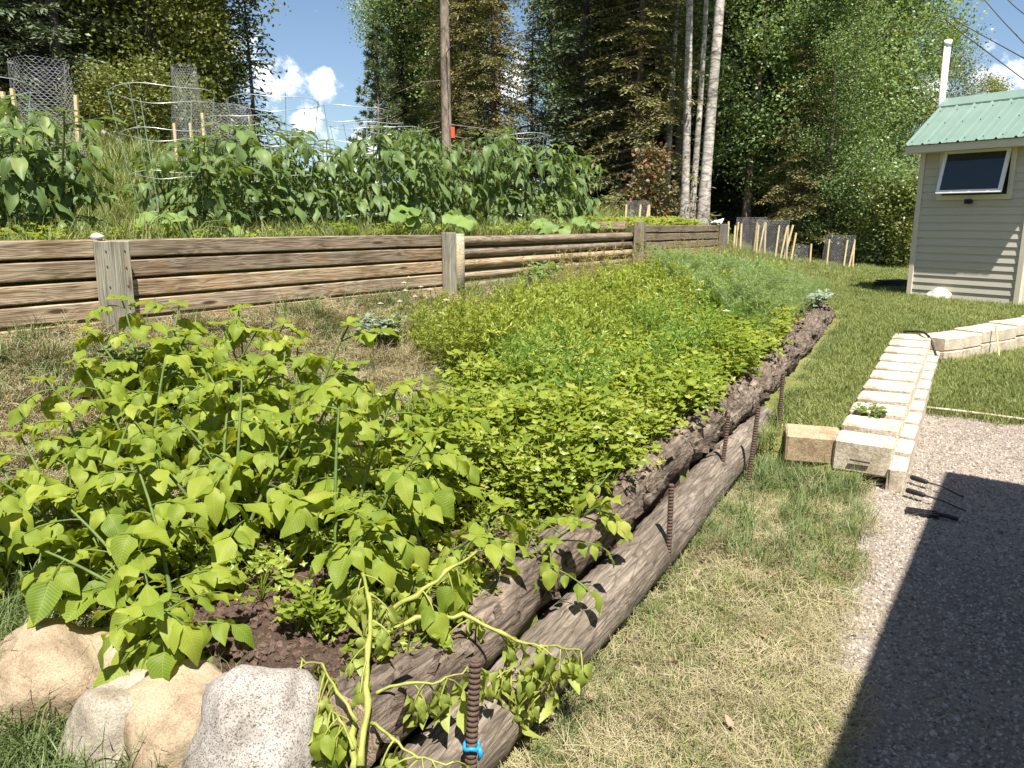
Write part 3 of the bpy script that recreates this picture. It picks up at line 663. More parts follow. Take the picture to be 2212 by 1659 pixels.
def make_log(name, a0, a1, boff, z0, z1, rad, seed, rough, mat, label, flakes=0, bend=0.0):
    pts = []
    for t in np.linspace(0, 1, 8):
        a = a0 + (a1 - a0) * t; x, y = ab(a, float(b_outer(a)) + boff + bend * math.sin(t * 3.1) + 0.012 * math.sin(t * 9 + seed)); pts.append((x, y, z0 + (z1 - z0) * t + 0.008 * math.sin(7 * t + seed)))
    o0 = Vector(pts[0]); pts = [Vector(p) - o0 for p in pts]
    e = empty(name, o0, label, 'log', 'logs edging the garden bed')
    d = (pts[-1]).normalized(); ang = math.atan2(d.y, d.x); tilt = -math.asin(d.z)
    Mr = Matrix.Rotation(ang, 4, 'Z') @ Matrix.Rotation(tilt, 4, 'Y'); Mi = Mr.inverted(); e.rotation_euler = Mr.to_euler()
    pts = [Mi @ p for p in pts]
    V, F, n, sd = log_mesh(pts, rad, seed, rough); mb = MB(); mb.add(V, F); mb.build('bark', mat, e)
    for k, nm in ((0, 0), (n, 1)):
        ring = V[k * sd:(k + 1) * sd]; c = np.mean(ring, axis=0); mb = MB(); off = np.array((-0.004 if nm == 0 else 0.004, 0, 0))
        rr = [tuple(c + (np.array(v) - c) * 0.93 + off) for v in ring]; mid = [tuple(c + (np.array(v) - c) * 0.5 + off * 1.8) for v in ring]
        W = ring + rr + mid + [tuple(c + off * 2)]; G = []
        for q in range(sd):
            q2 = (q + 1) % sd
            for base in (0, sd): G.append((base + q, base + q2, base + sd + q2, base + sd + q) if nm else (base + q2, base + q, base + sd + q, base + sd + q2))
            G.append((2 * sd + q, 2 * sd + q2, 3 * sd) if nm else (2 * sd + q2, 2 * sd + q, 3 * sd))
        mb.add(W, G); mb.build('cut_end', M['log_end'], e, False)
    if flakes:
        rng = random.Random(seed); mb = MB()
        for i in range(flakes):
            s = rng.random(); k = int(s * n); q = rng.randrange(sd); v = Vector(V[k * sd + q]); c = Vector(np.mean(V[k * sd:(k + 1) * sd], axis=0)); e_ = (v - c).normalized()
            if e_.z < -0.3: continue
            L_ = rng.uniform(0.02, 0.075); w = rng.uniform(0.008, 0.026); dx = Vector((1, 0, 0)) if rng.random() < 0.65 else Vector((0.4, 0, 0)) + e_.cross(Vector((1, 0, 0)))
            dx = (dx + Vector((rng.uniform(-.4, .4), rng.uniform(-.4, .4), rng.uniform(-.4, .4)))).normalized(); sd_ = e_.cross(dx).normalized(); up = e_ * rng.uniform(0.002, 0.03)
            b0 = v + e_ * 0.002
            mb.add([tuple(b0 - sd_ * w), tuple(b0 + sd_ * w), tuple(b0 + dx * L_ + sd_ * w * .8 + up), tuple(b0 + dx * L_ * 1.1 - sd_ * w * .6 + up * 1.3),
                    tuple(b0 - sd_ * w - e_ * .006), tuple(b0 + sd_ * w - e_ * .006)], [(0, 1, 2, 3), (0, 4, 5, 1), (3, 2, 5, 4)])
        o = mb.build('bark_flakes', mat, e, False); o['kind'] = 'stuff'
    return e
make_log('log', 1.12, 5.55, 0.125, 0.105, 0.15, 0.115, 1, 0.10, M['log_bark'], 'long smooth grey-brown log lying on the ground as the lower course')
make_log('log', 1.22, 2.72, 0.27, 0.305, 0.315, 0.105, 2, 0.14, M['log_old'], 'near upper log with a knotted bark and sawn front end', 90)
make_log('log', 2.70, 4.72, 0.285, 0.325, 0.35, 0.112, 3, 0.40, M['log_old'], 'crumbling upper log between the second and third rusty bars', 260)
make_log('log', 4.66, 9.3, 0.27, 0.35, 0.535, 0.12, 4, 0.42, M['log_old'], 'long rotten log running to the far end of the bed past the pavers', 520, bend=-0.05)

def rebar(a, b, z0, z1, r, lean, label, tape=False):
    x, y = ab(a, b); e = empty('rebar_stake', (x, y, z0), label, 'rebar', 'rusty rebar stakes pinning the logs')
    mb = MB(); n = int((z1 - z0) / 0.0038); pts = []; rad = []
    for i in range(n + 1):
        z = (z1 - z0) * i / n; pts.append((lean[0] * z, lean[1] * z, z)); rad.append(r * (1.0 if i % 4 < 2 else 0.82))
    mb.tube(pts, rad, 12); mb.build('bar', M['rust'], e, False)
    if tape:
        mb = MB(); z = tape; pts = []
        for t in np.linspace(0, 2 * math.pi, 16): pts.append((lean[0] * z + math.cos(t) * r * 1.12, lean[1] * z + math.sin(t) * r * 1.12, z + 0.004 * math.sin(3 * t)))
        mb.tube(pts, 0.006, 6); mb.tube([(lean[0] * z + r * 1.2, lean[1] * z - r * .5, z), (lean[0] * z + r * 1.5, lean[1] * z - r * .6, z - 0.018), (lean[0] * z + r * 1.15, lean[1] * z - r * .6, z - 0.035)], [0.006, 0.007, 0.004], 6)
        mb.build('blue_tape', M['blue_tape'], e)
    return e
q = at(1008, 1640, 0.22); a_, b_ = to_ab(q.x, q.y); rebar(a_, b_, 0.0, 0.50, 0.0165, (0.05, 0.03), 'nearest thick rusty bar with a blue tape tie', tape=0.255)
q = at(1442, 1262, 0.0); a_, b_ = to_ab(q.x, q.y); rebar(a_, b_, -0.1, 0.47, 0.0135, (0.0, 0.02), 'tall rusty bar standing alone before the crumbling log')
q = at(1612, 1050, 0.04); a_, b_ = to_ab(q.x, q.y); rebar(a_, b_, -0.1, 0.52, 0.0145, (0.10, 0.10), 'leaning rusty bar just left of the tan blocks')
q = at(1572, 1070, 0.04); a_, b_ = to_ab(q.x, q.y); rebar(a_, b_ + 0.06, -0.1, 0.50, 0.013, (0.08, 0.06), 'weathered rusty bar close behind the leaning one')
q = at(1690, 950, 0.12); a_, b_ = to_ab(q.x, q.y); rebar(a_, b_ + .04, -0.1, 0.56, 0.0145, (0.03, 0.02), 'farthest rusty bar beside the rotated block')

# ------------------------------------------------------------------ boulders at the front end of the bed
q = at(112, 1462, 0.32); stone_on('boulder', (q.x, q.y, 0.285), 0.20, M['granite_tan'], (1.1, 0.9, 0.92), 11, 'tan rounded boulder at the far left under potato leaves', 'boulder', 5, 0.42, 'boulders at the front end of the bed', 0.5)
q = at(262, 1545, 0.30); stone_on('boulder', (q.x, q.y, 0.235), 0.155, M['granite_mix'], (1.0, 0.9, 1.05), 14, 'pale grey boulder shaded by leaves between two tan stones', 'boulder', 5, 0.34, 'boulders at the front end of the bed', 0.2)
q = at(385, 1555, 0.28); stone_on('boulder', (q.x, q.y, 0.235), 0.165, M['granite_tan'], (0.9, 1.0, 1.05), 17, 'sandy brown boulder leaning against the speckled grey one', 'boulder', 5, 0.38, 'boulders at the front end of the bed', 1.0)
q = at(560, 1572, 0.30); stone_on('boulder', (q.x, q.y, 0.245), 0.195, M['granite_grey'], (0.98, 0.9, 1.16), 23, 'large smooth speckled grey granite boulder nearest the log', 'boulder', 5, 0.20, 'boulders at the front end of the bed', 0.3)
q = at(655, 1590, 0.22); stone_on('boulder', (q.x, q.y + 0.02, 0.17), 0.09, M['granite_mix'], (0.8, 0.8, 1.3), 31, 'narrow brown stone wedged behind the speckled boulder', 'boulder', 4, 0.3, 'boulders at the front end of the bed', 0.9)
mb = MB(); mb.box(-0.12, 0.12, -0.055, 0.055, -0.04, 0.04, None, 0.004); o = mb.build('board_offcut', M['post'], None, False); q = at(735, 1600, 0.2); o.location = (q.x, q.y, 0.2); o.rotation_euler = (0.1, -0.15, R(40))
tag(o, 'short grey board offcut wedged between boulder and log end', 'board')
q = at(2030, 652, 0.5); stone_on('rock', (q.x, q.y, gzp(q.x, q.y) + .05), 0.15, M['white_rock'], (1.15, 0.8, 0.75), 41, 'white rock lying in the lawn before the shed', 'rock', 4, 0.35)

# ------------------------------------------------------------------ concrete block edging
edging = empty('block_edging', (*ab(5.0, 0.73), 0.0), 'low wall of tan concrete blocks turning beside the lawn', 'block wall')
ex, ey = ab(5.0, 0.73)
def block(a, b, z0, z1, la, lb, rot, mat, seed, parent=edging, taper=0.0, name='block', bev=0.012):
    rng = random.Random(seed); mb = MB(); mb.box(-la / 2, la / 2, -lb / 2, lb / 2, 0, z1 - z0, None, bev)
    V = np.concatenate(mb.v)
    for i, v in enumerate(V):
        V[i] = v + np.array([rng.uniform(-.004, .004), rng.uniform(-.004, .004), rng.uniform(-.003, .003)])
    mb.v = [V]; o = mb.build(name, mat, parent, False); x, y = ab(a, b); off = (x - ex, y - ey, z0) if parent is not None else (x, y, z0)
    o.location = off; o.rotation_euler = (rng.uniform(-.015, .015), rng.uniform(-.02, .02), math.atan2(A2.y, A2.x) + rot + rng.uniform(-.03, .03)); return o
nb_ = 11
for i in range(nb_):
    t = i / (nb_ - 1); a = 5.07 + t * (8.35 - 5.07); b = float(b_pave(a)); zt = 0.275 + (0.50 - 0.275) * (t ** 0.9)
    block(a, b, zt - 0.2, zt, 0.30 if i else 0.25, 0.335, 0.05 if i else 0.10, M['block'], 50 + i)
    block(a + 0.02, b - 0.2, zt - 0.31, zt - 0.13, 0.31, 0.10, 0.045, M['block'], 80 + i)
for i in range(7):
    t = i / 6; a = 8.52 + t * (10.3 - 8.52); b = 0.66 - 0.462 * (a - 8.52); zt = 0.505 + 0.022 * (i // 2)
    block(a, b, zt - 0.13, zt, 0.325, 0.30, R(-24.8), M['block'], 120 + i)
    block(a - .012, b - 0.02, zt - 0.36, zt - 0.132, 0.325, 0.26, R(-24.8), M['block'], 140 + i)
# crack and broken lip on the nearest block
mb = MB(); mb.box(-0.006, 0.004, -0.055, 0.06, 0.0, 0.007); o = mb.build('crack', M['dark_void'], edging, False)
x, y = ab(5.07 - 0.125, float(b_pave(5.07)) - 0.01); o.location = (x - ex - .012, y - ey - .012, 0.155); o.rotation_euler = (0.05, 0, math.atan2(A2.y, A2.x) + 0.1)
q = at(1757, 930, 0.275); a_, b_ = to_ab(q.x, q.y)
loose = empty('loose_block', (q.x, q.y, 0.0), 'brown block set askew between log and pavers', 'concrete block'); sx, sy = ex, ey
ex, ey = q.x, q.y
block(a_, b_, 0.10, 0.275, 0.28, 0.34, 0.30, M['block_dark'], 170, loose); block(a_ + .015, b_, -0.05, 0.097, 0.27, 0.33, 0.27, M['block_dark'], 171, loose)
ex, ey = sx, sy

# thin white edging between gravel and sunken lawn
mb = MB(); pts = []
for b in np.linspace(0.6, -3.5, 24): x, y = ab(6.77 + 0.02 * math.sin(b * 5), b); pts.append((x, y, float(yard_z(6.77)) + 0.035))
mb.tube(pts, 0.011, 6); o = mb.build('edging_strip', M['block']); tag(o, 'thin pale edging strip between gravel and sunken lawn', 'edging')
# hoses over the blocks
def hose(name, pxs, r, mat, label, cat):
    P = [at(u, v, z) for (u, v, z) in pxs]; pts = []
    for i in range(len(P) - 1):
        p0 = P[max(i - 1, 0)]; p1_ = P[i]; p2 = P[i + 1]; p3 = P[min(i + 2, len(P) - 1)]
        for t in np.linspace(0, 1, 8, endpoint=False):
            pts.append(0.5 * ((2 * p1_) + (p2 - p0) * t + (2 * p0 - 5 * p1_ + 4 * p2 - p3) * t * t + (3 * p1_ - p0 - 3 * p2 + p3) * t ** 3))
    pts.append(P[-1]); mb = MB(); mb.tube(pts, r, 8); o = mb.build(name, mat); return tag(o, label, cat)
hose('garden_hose', [(1945, 716, 0.50), (1985, 716, 0.53), (2002, 722, 0.535), (2012, 738, 0.46), (2024, 770, 0.34), (2045, 800, 0.24), (2078, 832, 0.19)], 0.011, M['black_rubber'], 'black hose dropping over the block edging into the grass', 'hose')
hose('cord', [(2008, 757, 0.36), (2060, 748, 0.37), (2120, 736, 0.40), (2180, 722, 0.42), (2260, 702, 0.45)], 0.009, M['cord'], 'tan cord strung low along the block wall', 'cord')
hose('cord', [(2150, 702, 0.58), (2153, 720, 0.50), (2156, 748, 0.38), (2160, 775, 0.27), (2170, 795, 0.23), (2190, 818, 0.21), (2240, 842, 0.2)], 0.009, M['cord'], 'tan hose hanging off the blocks onto the sunken lawn', 'hose')

# ------------------------------------------------------------------ black tools on the gravel
def tool(u0, v0, u1, v1, label, bend):
    p = at(u0, v0, 0.045); q = at(u1, v1, 0.045); e = empty('tool_handle', p, label, 'tool handle', 'black tool handles on the gravel'); d = q - p; n = d.normalized()
    mb = MB(); mb.tube([(0, 0, 0), n * 0.008, n * 0.10, n * 0.11], [0.012, 0.016, 0.014, 0.010], 10); mb.build('grip', M['black_rubber'], e)
    mb = MB(); mb.tube([n * 0.10, n * 0.2 + Vector((0, 0, bend)), n * 0.34 + Vector((0, 0, -.02))], 0.005, 8); mb.build('shaft', M['cable'], e)
tool(1968, 1030, 2030, 1050, 'upper black handle reaching from the shadow over sunlit gravel', 0.004)
tool(1958, 1058, 2040, 1082, 'lower black handle reaching from the shadow over sunlit gravel', 0.0)
q = at(1992, 1106, 0.02); e = empty('bracket', (q.x, q.y, 0.01), 'flat black perforated bracket at the shadow edge on gravel', 'bracket')
mb = MB()
for j in range(3): mb.box(-0.08, 0.08, -0.04 + j * 0.03, -0.025 + j * 0.03, 0, 0.018)
for i in range(6): mb.box(-0.08 + i * 0.029, -0.068 + i * 0.029, -0.03, 0.03, 0.001, 0.016)
mb.build('plate', M['black_rubber'], e, False); mb = MB(); mb.tube([(0.07, 0, 0.012), (0.12, -0.02, 0.014), (0.17, -0.04, 0.012)], 0.012, 8); mb.build('arm', M['black_rubber'], e); e.rotation_euler = (0, 0, R(-25))

# ------------------------------------------------------------------ shed
E1 = Vector((0.57, -0.8216, 0)); E2 = Vector((0.8216, 0.57, 0))
SO = Vector((5.64, 11.0, 0.50))
shed = empty('garden_shed', SO, 'small beige sided shed with green metal roof and open awning window', 'shed', rz=math.atan2(E1.y, E1.x))
# local frame: x along the window wall to the right, y into the shed (E1 rotated +90 = E2), z up
W_, D_, H_ = 1.44, 1.30, 2.28
mb = MB(); mb.box(0.03, W_ - 0.03, 0.03, D_ - 0.03, 0.04, H_ + 0.02); mb.build('wall', M['siding'], shed, False)
mb = MB(); mb.add([(0.02, 0.03, H_), (0.02, D_ - 0.03, H_), (0.02, D_ / 2, H_ + 0.40), (W_ - 0.02, 0.03, H_), (W_ - 0.02, D_ - 0.03, H_), (W_ - 0.02, D_ / 2, H_ + 0.40)], [(0, 2, 1), (3, 4, 5), (0, 1, 4, 3)]); mb.build('gable', M['siding'], shed, False)
mb = MB(); mb.box(0.05, W_ - 0.05, 0.05, D_ - 0.05, -0.15, 0.045); mb.build('gap_shade', M['dark_void'], shed, False)  # box filling the gap under the shed, its shade put into the colour
n_s = 22
for i in range(n_s):
    z0 = 0.05 + i * 0.1025; mb = MB()
    V = [(0.055, 0.002, z0), (W_ - 0.055, 0.002, z0), (W_ - 0.055, 0.016, z0 + 0.1025), (0.055, 0.016, z0 + 0.1025), (0.055, 0.028, z0), (W_ - 0.055, 0.028, z0), (W_ - 0.055, 0.028, z0 + 0.1025), (0.055, 0.028, z0 + 0.1025)]
    V = [(0.055, 0.0, z0), (W_ - 0.055, 0.0, z0), (W_ - 0.055, 0.004, z0 + 0.05), (0.055, 0.004, z0 + 0.05), (W_ - 0.055, 0.02, z0 + 0.058), (0.055, 0.02, z0 + 0.058)] if False else V
    mb.add(V, [(0, 1, 2, 3), (4, 5, 1, 0), (3, 2, 6, 7), (0, 3, 7, 4), (1, 5, 6, 2)]); mb.build('siding_plank', M['siding'], shed, False)
for x0 in (-0.012, W_ - 0.058):
    mb = MB(); mb.box(x0, x0 + 0.07, -0.014, 0.058, 0.03, H_ + 0.01, None, 0.004); mb.build('corner_trim', M['trim'], shed, False)
# roof: two ribbed panels, ridge cap, fascia
PH = math.atan2(0.53 + 0.07, D_ / 2); OV, OG, OR = 0.30, 0.10, 0.35
def roof_panel(front):
    mb = MB(); yr = D_ / 2; zr = H_ + 0.47; ye = -OV if front else D_ + OV; slope = (0.47) / (D_ / 2 + 0.03); ze = zr - slope * abs(yr - ye)
    xs = [-OG]; prof = []
    x = -OG
    while x < W_ + OR - 0.03:
        prof += [(x, 0.0), (x + 0.012, 0.02), (x + 0.03, 0.02), (x + 0.042, 0.0), (x + 0.10, 0.002), (x + 0.115, 0.006), (x + 0.13, 0.002)]; x += 0.228
    prof.append((W_ + OR, 0)); n = len(prof); V = []
    for t in (0, 1):
        for th in (0, -0.004):
            for (px, pz) in prof: V.append((px, yr + (ye - yr) * t, zr + (ze - zr) * t + pz + th))
    F = []
    for i in range(n - 1):
        a, b = (i, i + 1); F.append((a, b, 2 * n + b, 2 * n + a) if not front else (a, 2 * n + a, 2 * n + b, b)); F.append((n + a, 3 * n + a, 3 * n + b, n + b)); F.append((2 * n + a, 2 * n + b, 3 * n + b, 3 * n + a))
    mb.add(V, F); pn = mb.build('roof_panel', M['roof_green'], shed, False)
    if front:
        for rr in (0.25, 0.55, 0.93):
            x = -OG + 0.07
            while x < W_ + OR:
                mb = MB(); yy = yr + (ye - yr) * rr; zz = zr + (ze - zr) * rr; mb.tube([(x, yy, zz), (x, yy - 0.004, zz + 0.012)], 0.007, 6); mb.build('screw', M['cable'], pn, False); x += 0.228
        mb = MB(); mb.box(-OG + 0.01, W_ + OR - 0.01, ye + 0.03, ye + 0.055, ze - 0.10, ze - 0.008); mb.build('fascia', M['trim'], shed, False)
        mb = MB(); mb.box(-OG + 0.01, W_ + OR - 0.01, ye + 0.056, 0.0, ze - 0.095, ze - 0.08); mb.build('soffit', M['trim'], shed, False)
roof_panel(True); roof_panel(False)
mb = MB(); zr = H_ + 0.47
mb.add([(-OG - .01, D_ / 2 - 0.16, zr - 0.085), (-OG - .01, D_ / 2, zr + 0.035), (-OG - .01, D_ / 2 + 0.16, zr - 0.085), (W_ + OR, D_ / 2 - 0.16, zr - 0.085), (W_ + OR, D_ / 2, zr + 0.035), (W_ + OR, D_ / 2 + 0.16, zr - 0.085),
        (-OG - .01, D_ / 2 - 0.16, zr - 0.105), (W_ + OR, D_ / 2 - 0.16, zr - 0.105)], [(0, 3, 4, 1), (1, 4, 5, 2), (6, 7, 3, 0)]); mb.build('ridge_cap', M['roof_green'], shed, False)
for sgn in (-1, 1):
    mb = MB(); yr = D_ / 2; ye = -OV + .03 if sgn < 0 else D_ + OV - .03; sl_ = 0.47 / (D_ / 2 + 0.03); mb.add([(-OG + .012, yr, zr - .02), (-OG + .012, ye, zr - sl_ * abs(yr - ye) - .02), (-OG + .012, ye, zr - sl_ * abs(yr - ye) - .11), (-OG + .012, yr, zr - .11),
        (-OG + .035, yr, zr - .02), (-OG + .035, ye, zr - sl_ * abs(yr - ye) - .02), (-OG + .035, ye, zr - sl_ * abs(yr - ye) - .11), (-OG + .035, yr, zr - .11)], [(0, 1, 2, 3), (7, 6, 5, 4), (3, 2, 6, 7), (0, 4, 5, 1)]); mb.build('rake_board', M['trim'], shed, False)
# awning window, tilted out at the foot
WX0, WX1, WZ0, WZ1 = 0.27, 1.21, 1.37, 2.08
wf = MB()
for (x0, x1, z0, z1) in ((WX0, WX0 + .06, WZ0, WZ1), (WX1 - .06, WX1, WZ0, WZ1), (WX0 + .06, WX1 - .06, WZ0, WZ0 + .06), (WX0 + .06, WX1 - .06, WZ1 - .075, WZ1)): wf.box(x0, x1, -0.03, 0.02, z0, z1)
wo = wf.build('window_frame', M['trim'], shed, False)
mb = MB(); mb.box(WX0 + .055, WX1 - .055, 0.0, 0.012, WZ0 + .055, WZ1 - .07); mb.build('inner_pane', M['glass'], wo, False)
sash = bpy.data.objects.new('sash', None); COL.objects.link(sash); sash.parent = shed; sash.location = (0, -0.035, WZ1 - .085); sash.rotation_euler = (R(-14), 0, 0)
s0, s1, sh_ = WX0 + .065, WX1 - .065, WZ1 - WZ0 - .15
mb = MB()
for (x0, x1, z0, z1) in ((s0, s0 + .04, -sh_, 0), (s1 - .04, s1, -sh_, 0), (s0 + .04, s1 - .04, -sh_, -sh_ + .04), (s0 + .04, s1 - .04, -.035, 0)): mb.box(x0, x1, -0.02, 0.015, z0, z1)
mb.build('sash_frame', M['frame_white'], sash, False)
mb = MB(); mb.box(s0 + .035, s1 - .035, -0.006, 0.004, -sh_ + .035, -.03); mb.build('pane', M['glass'], sash, False)
lamp = MB(); lamp.box(0.66, 0.74, -0.075, 0.0, 1.315, 1.375, None, 0.008); lamp.tube([(0.70, -0.075, 1.34), (0.70, -0.10, 1.335)], 0.022, 10); lamp.build('camera_box', M['black_rubber'], shed, False)
vp = MB(); vp.tube([(-0.15, D_ / 2, 1.6), (-0.15, D_ / 2, 3.56)], 0.044, 16); vo_ = vp.build('vent_pipe', M['pipe'], shed)
vp = MB(); vp.tube([(-0.15, D_ / 2, 3.48), (-0.15, D_ / 2, 3.565)], 0.051, 16); vp.build('pipe_coupling', M['pipe'], vo_)
# black stack beside the shed
q = at(1925, 626, 0.53); e = empty('plastic_stack', (q.x, q.y, gzp(q.x, q.y) + .04), 'flat stack of black plastic boards on grass beside the shed', 'plastic stack')
for k in range(4):
    mb = MB(); mb.box(-0.3 + k * 0.03, 0.28, -0.12 + .02 * k, 0.12, 0.03 * k, 0.03 * k + 0.024); mb.build('board', M['black_rubber'], e, False)
e.rotation_euler = (0, 0, R(20))

# house that shades the gravel, standing right of the camera
HD = Vector((0.565, 0.825, 0)); HN = Vector((0.825, -0.565, 0))
Ls = 3.3 / math.tan(SUN_EL); hc = Vector((2.81, 4.76, 0)) + Vector((SH.x, SH.y, 0)) * Ls
house = empty('house', hc, 'house wall and eave whose shadow falls across the gravel', 'house', rz=math.atan2(HD.y, HD.x))
mb = MB(); mb.box(-9.0, -0.45, -7.0, -0.45, -0.1, 3.1); mb.build('wall', M['siding'], house, False)
mb = MB(); mb.add([(-9.5, 0, 3.22), (0, 0, 3.22), (0, -3.7, 3.5), (-9.5, -3.7, 3.5), (0, -7.4, 3.22), (-9.5, -7.4, 3.22), (-9.5, 0, 3.3), (0, 0, 3.3), (0, -3.7, 3.6), (-9.5, -3.7, 3.6), (0, -7.4, 3.3), (-9.5, -7.4, 3.3)],
    [(0, 3, 2, 1), (3, 5, 4, 2), (6, 7, 8, 9), (9, 8, 10, 11), (0, 1, 7, 6), (1, 2, 8, 7), (2, 4, 10, 8), (4, 5, 11, 10), (3, 9, 11, 5), (0, 6, 9, 3)]); mb.build('roof', M['roof_green'], house, False)

# ------------------------------------------------------------------ leaf shapes
def leaf_mesh(name, mat, Wd, prof, nx=6, curl=0.25, fold=0.2, wave=0.0, seed=0, twist=0.0):
    """unit length leaf along +X, width Wd"""
    rng = random.Random(seed); V = []; F = []; vs = (-1, -0.5, 0, 0.5, 1)
    ph = rng.uniform(0, 6.28)
    for i in range(nx + 1):
        u = i / nx; w = prof(u) * Wd / 2
        an = twist * u
        for v in vs:
            y = w * v; z = fold * abs(y) * (1 if abs(v) < .9 else 0.85) - curl * u * u + wave * math.sin(u * 9 + ph + (2 if v > 0 else 0)) * abs(v) * w
            V.append((u * (1 - 0.18 * abs(curl) * u), y * math.cos(an) - z * math.sin(an) * .3, z + y * math.sin(an)))
    k = len(vs)
    for i in range(nx):
        for j in range(k - 1): F.append((i * k + j, (i + 1) * k + j, (i + 1) * k + j + 1, i * k + j + 1))
    mb = MB(); mb.add(V, F); return mb.mesh(name, mat)
def ovate(u): return max(0.03, (math.sin(math.pi * min(1, u ** 0.72)) ** 0.85) * (1.0 - 0.12 * u) + (0.02 if u < .02 else 0))
def lance(u): return max(0.02, math.sin(math.pi * u ** 0.8) ** 1.1)
def rounded(u): return max(0.25 if u < 0.1 else 0.03, math.sqrt(max(0, 1 - (2 * u - 0.95) ** 2)) * (1 + 0.12 * math.cos(u * 16)))
POT = [leaf_mesh('potato_leaf', M['potato'], 0.66 + 0.07 * (i % 3), ovate, 6, 0.15 + 0.17 * (i % 4), (-0.35, 0.25, 0.4, -0.2, 0.45, -0.4)[i], 0.27, i, (-.4, .2, .5, 0, -.2, .3)[i]) for i in range(6)]
WIL = [leaf_mesh('wilted_leaf', M['wilt'], 0.55 + 0.06 * i, ovate, 6, 0.5 + 0.2 * i, (0.9, -0.8, 0.6, -0.5)[i], 0.5, 10 + i, (.9, -.8, .4, -1.1)[i]) for i in range(4)]
TOM = [leaf_mesh('tomato_leaf', M['tomato'], 0.44 + 0.07 * (i % 3), (ovate if i % 2 else lance), 5, 0.3 + 0.12 * (i % 4), (0.4, -0.3, 0.3, -0.4, 0.5)[i], 0.3, 20 + i, (.4, -.5, .2, -.2, .6)[i]) for i in range(5)]
SQU = [leaf_mesh('squash_leaf', M['squash'], 0.95, rounded, 6, 0.15 + 0.1 * i, 0.25 - 0.2 * i, 0.3, 30 + i) for i in range(3)]
def rs(rng, a, b): return rng.uniform(a, b)

class Plant:
    """collects stems into one mesh and leaves as separate objects under one root"""
    def __init__(s, name, loc, label, cat, group, seed):
        s.root = empty(name, loc, label, cat, group); s.rng = random.Random(seed); s.stem = MB(); s.nl = 0
    def leaf(s, me, p, d, up, size, nm='leaf'):
        link(nm, me, s.root, frame_m(p, d, up, size)); s.nl += 1
    def compound(s, p, d, length, pairs, size, leaves, droop=0.6, r=0.0022, sec=None):
        rng = s.rng; d = Vector(d).normalized(); pts = [Vector(p)]; cur = Vector(p); dd = d.copy(); n = pairs + 2; seg = length / n
        for i in range(n):
            dd = (dd + Vector((0, 0, -droop / n))).normalized(); cur = cur + dd * seg; pts.append(cur.copy())
            if i >= 1 and i <= pairs:
                side = dd.cross(Vector((0, 0, 1)))
                side = side.normalized() if side.length > 0.05 else Vector((1, 0, 0))
                for sg in (-1, 1):
                    ld = (side * sg * rs(rng, 0.8, 1.1) + dd * rs(rng, 0.35, 0.8) + Vector((0, 0, rs(rng, -0.55, 0.15) - droop * 0.35))).normalized()
                    up = Vector((rs(rng, -.55, .55), rs(rng, -.55, .55), 1)) + dd * 0.2
                    s.leaf(rng.choice(leaves), cur + ld * 0.008, ld, up, size * rs(rng, 0.72, 1.05) * (0.62 + 0.38 * i / pairs))
        s.leaf(rng.choice(leaves), cur, (dd + Vector((rs(rng, -.2, .2), rs(rng, -.2, .2), -droop * .3))), Vector((rs(rng, -.3, .3), rs(rng, -.3, .3), 1)), size * rs(rng, 1.1, 1.3))
        s.stem.tube(pts, [r * 1.2] * (len(pts) - 1) + [r * .6], 4, False)
    def finish(s, mat, nm='stem'):
        s.stem.build(nm, mat, s.root); return s.root

def potato(loc, stems, seed, label, size=0.105, group='potato plants in the bed', nleaf=10, pairs=3, low=0.12):
    size = size * 0.88; stems = [(a_, l_ * 0.9, n_ * 1.06) for (a_, l_, n_) in stems[:4]]
    pl = Plant('potato_plant', loc, label, 'potato plant', group, seed); rng = pl.rng
    for (az, lean, ln) in stems:
        h = Vector((math.cos(az), math.sin(az), 0)); pts = []; n = 9; base = Vector((h.x * 0.03 + rs(rng, -.04, .04), h.y * .03 + rs(rng, -.04, .04), -0.02)); side = Vector((-h.y, h.x, 0)) * rs(rng, -0.26, 0.26)
        for i in range(n + 1):
            t = i / n; pts.append(base + h * (ln * lean * (0.55 * t + 0.45 * t * t)) + side * ln * t * t + Vector((0, 0, ln * (t * math.sqrt(max(.1, 1 - (lean * .8) ** 2)) - 0.10 * lean * t * t))))
        pl.stem.tube(pts, [0.0088 * (1 - .6 * i / n) for i in range(n + 1)], 7, False)
        phi = rs(rng, 0, 6.28)
        for k in range(nleaf):
            t = low + (1 - low) * (k + rs(rng, 0, .5)) / nleaf; t = min(t, 0.99); f = t * n; i = min(int(f), n - 1); p = pts[i].lerp(pts[i + 1], f - i); phi += 2.4
            d = Vector((math.cos(phi), math.sin(phi), rs(rng, 0.15, 0.7))) + h * 0.45
            pl.compound(p, d, rs(rng, 0.13, 0.21) * (1.1 - 0.35 * t), pairs, size * rs(rng, 0.8, 1.15) * (1.08 - 0.25 * t), POT, rs(rng, 0.5, 1.1))
        tip = pts[-1]
        for k in range(4):
            an = phi + k * 1.7; pl.leaf(rng.choice(POT), tip, Vector((math.cos(an), math.sin(an), rs(rng, 0.1, 0.7))), Vector((0, 0, 1)), size * rs(rng, 0.55, 0.85))
    return pl.finish(M['potato_stem'])
def on_bed(u, v, z):
    q = at(u, v, z); a, b = to_ab(q.x, q.y); x, y = ab(a, max(b, float(b_log(a)) + .07)); return Vector((x, y, gzp(x, y)))
LEFT, FWD = math.pi, math.pi / 2
PZ = []
def pot(u, v, z, stems, seed, label, **k):
    q = on_bed(u, v, z); PZ.append(q); return potato(q, stems, seed, label, **k)
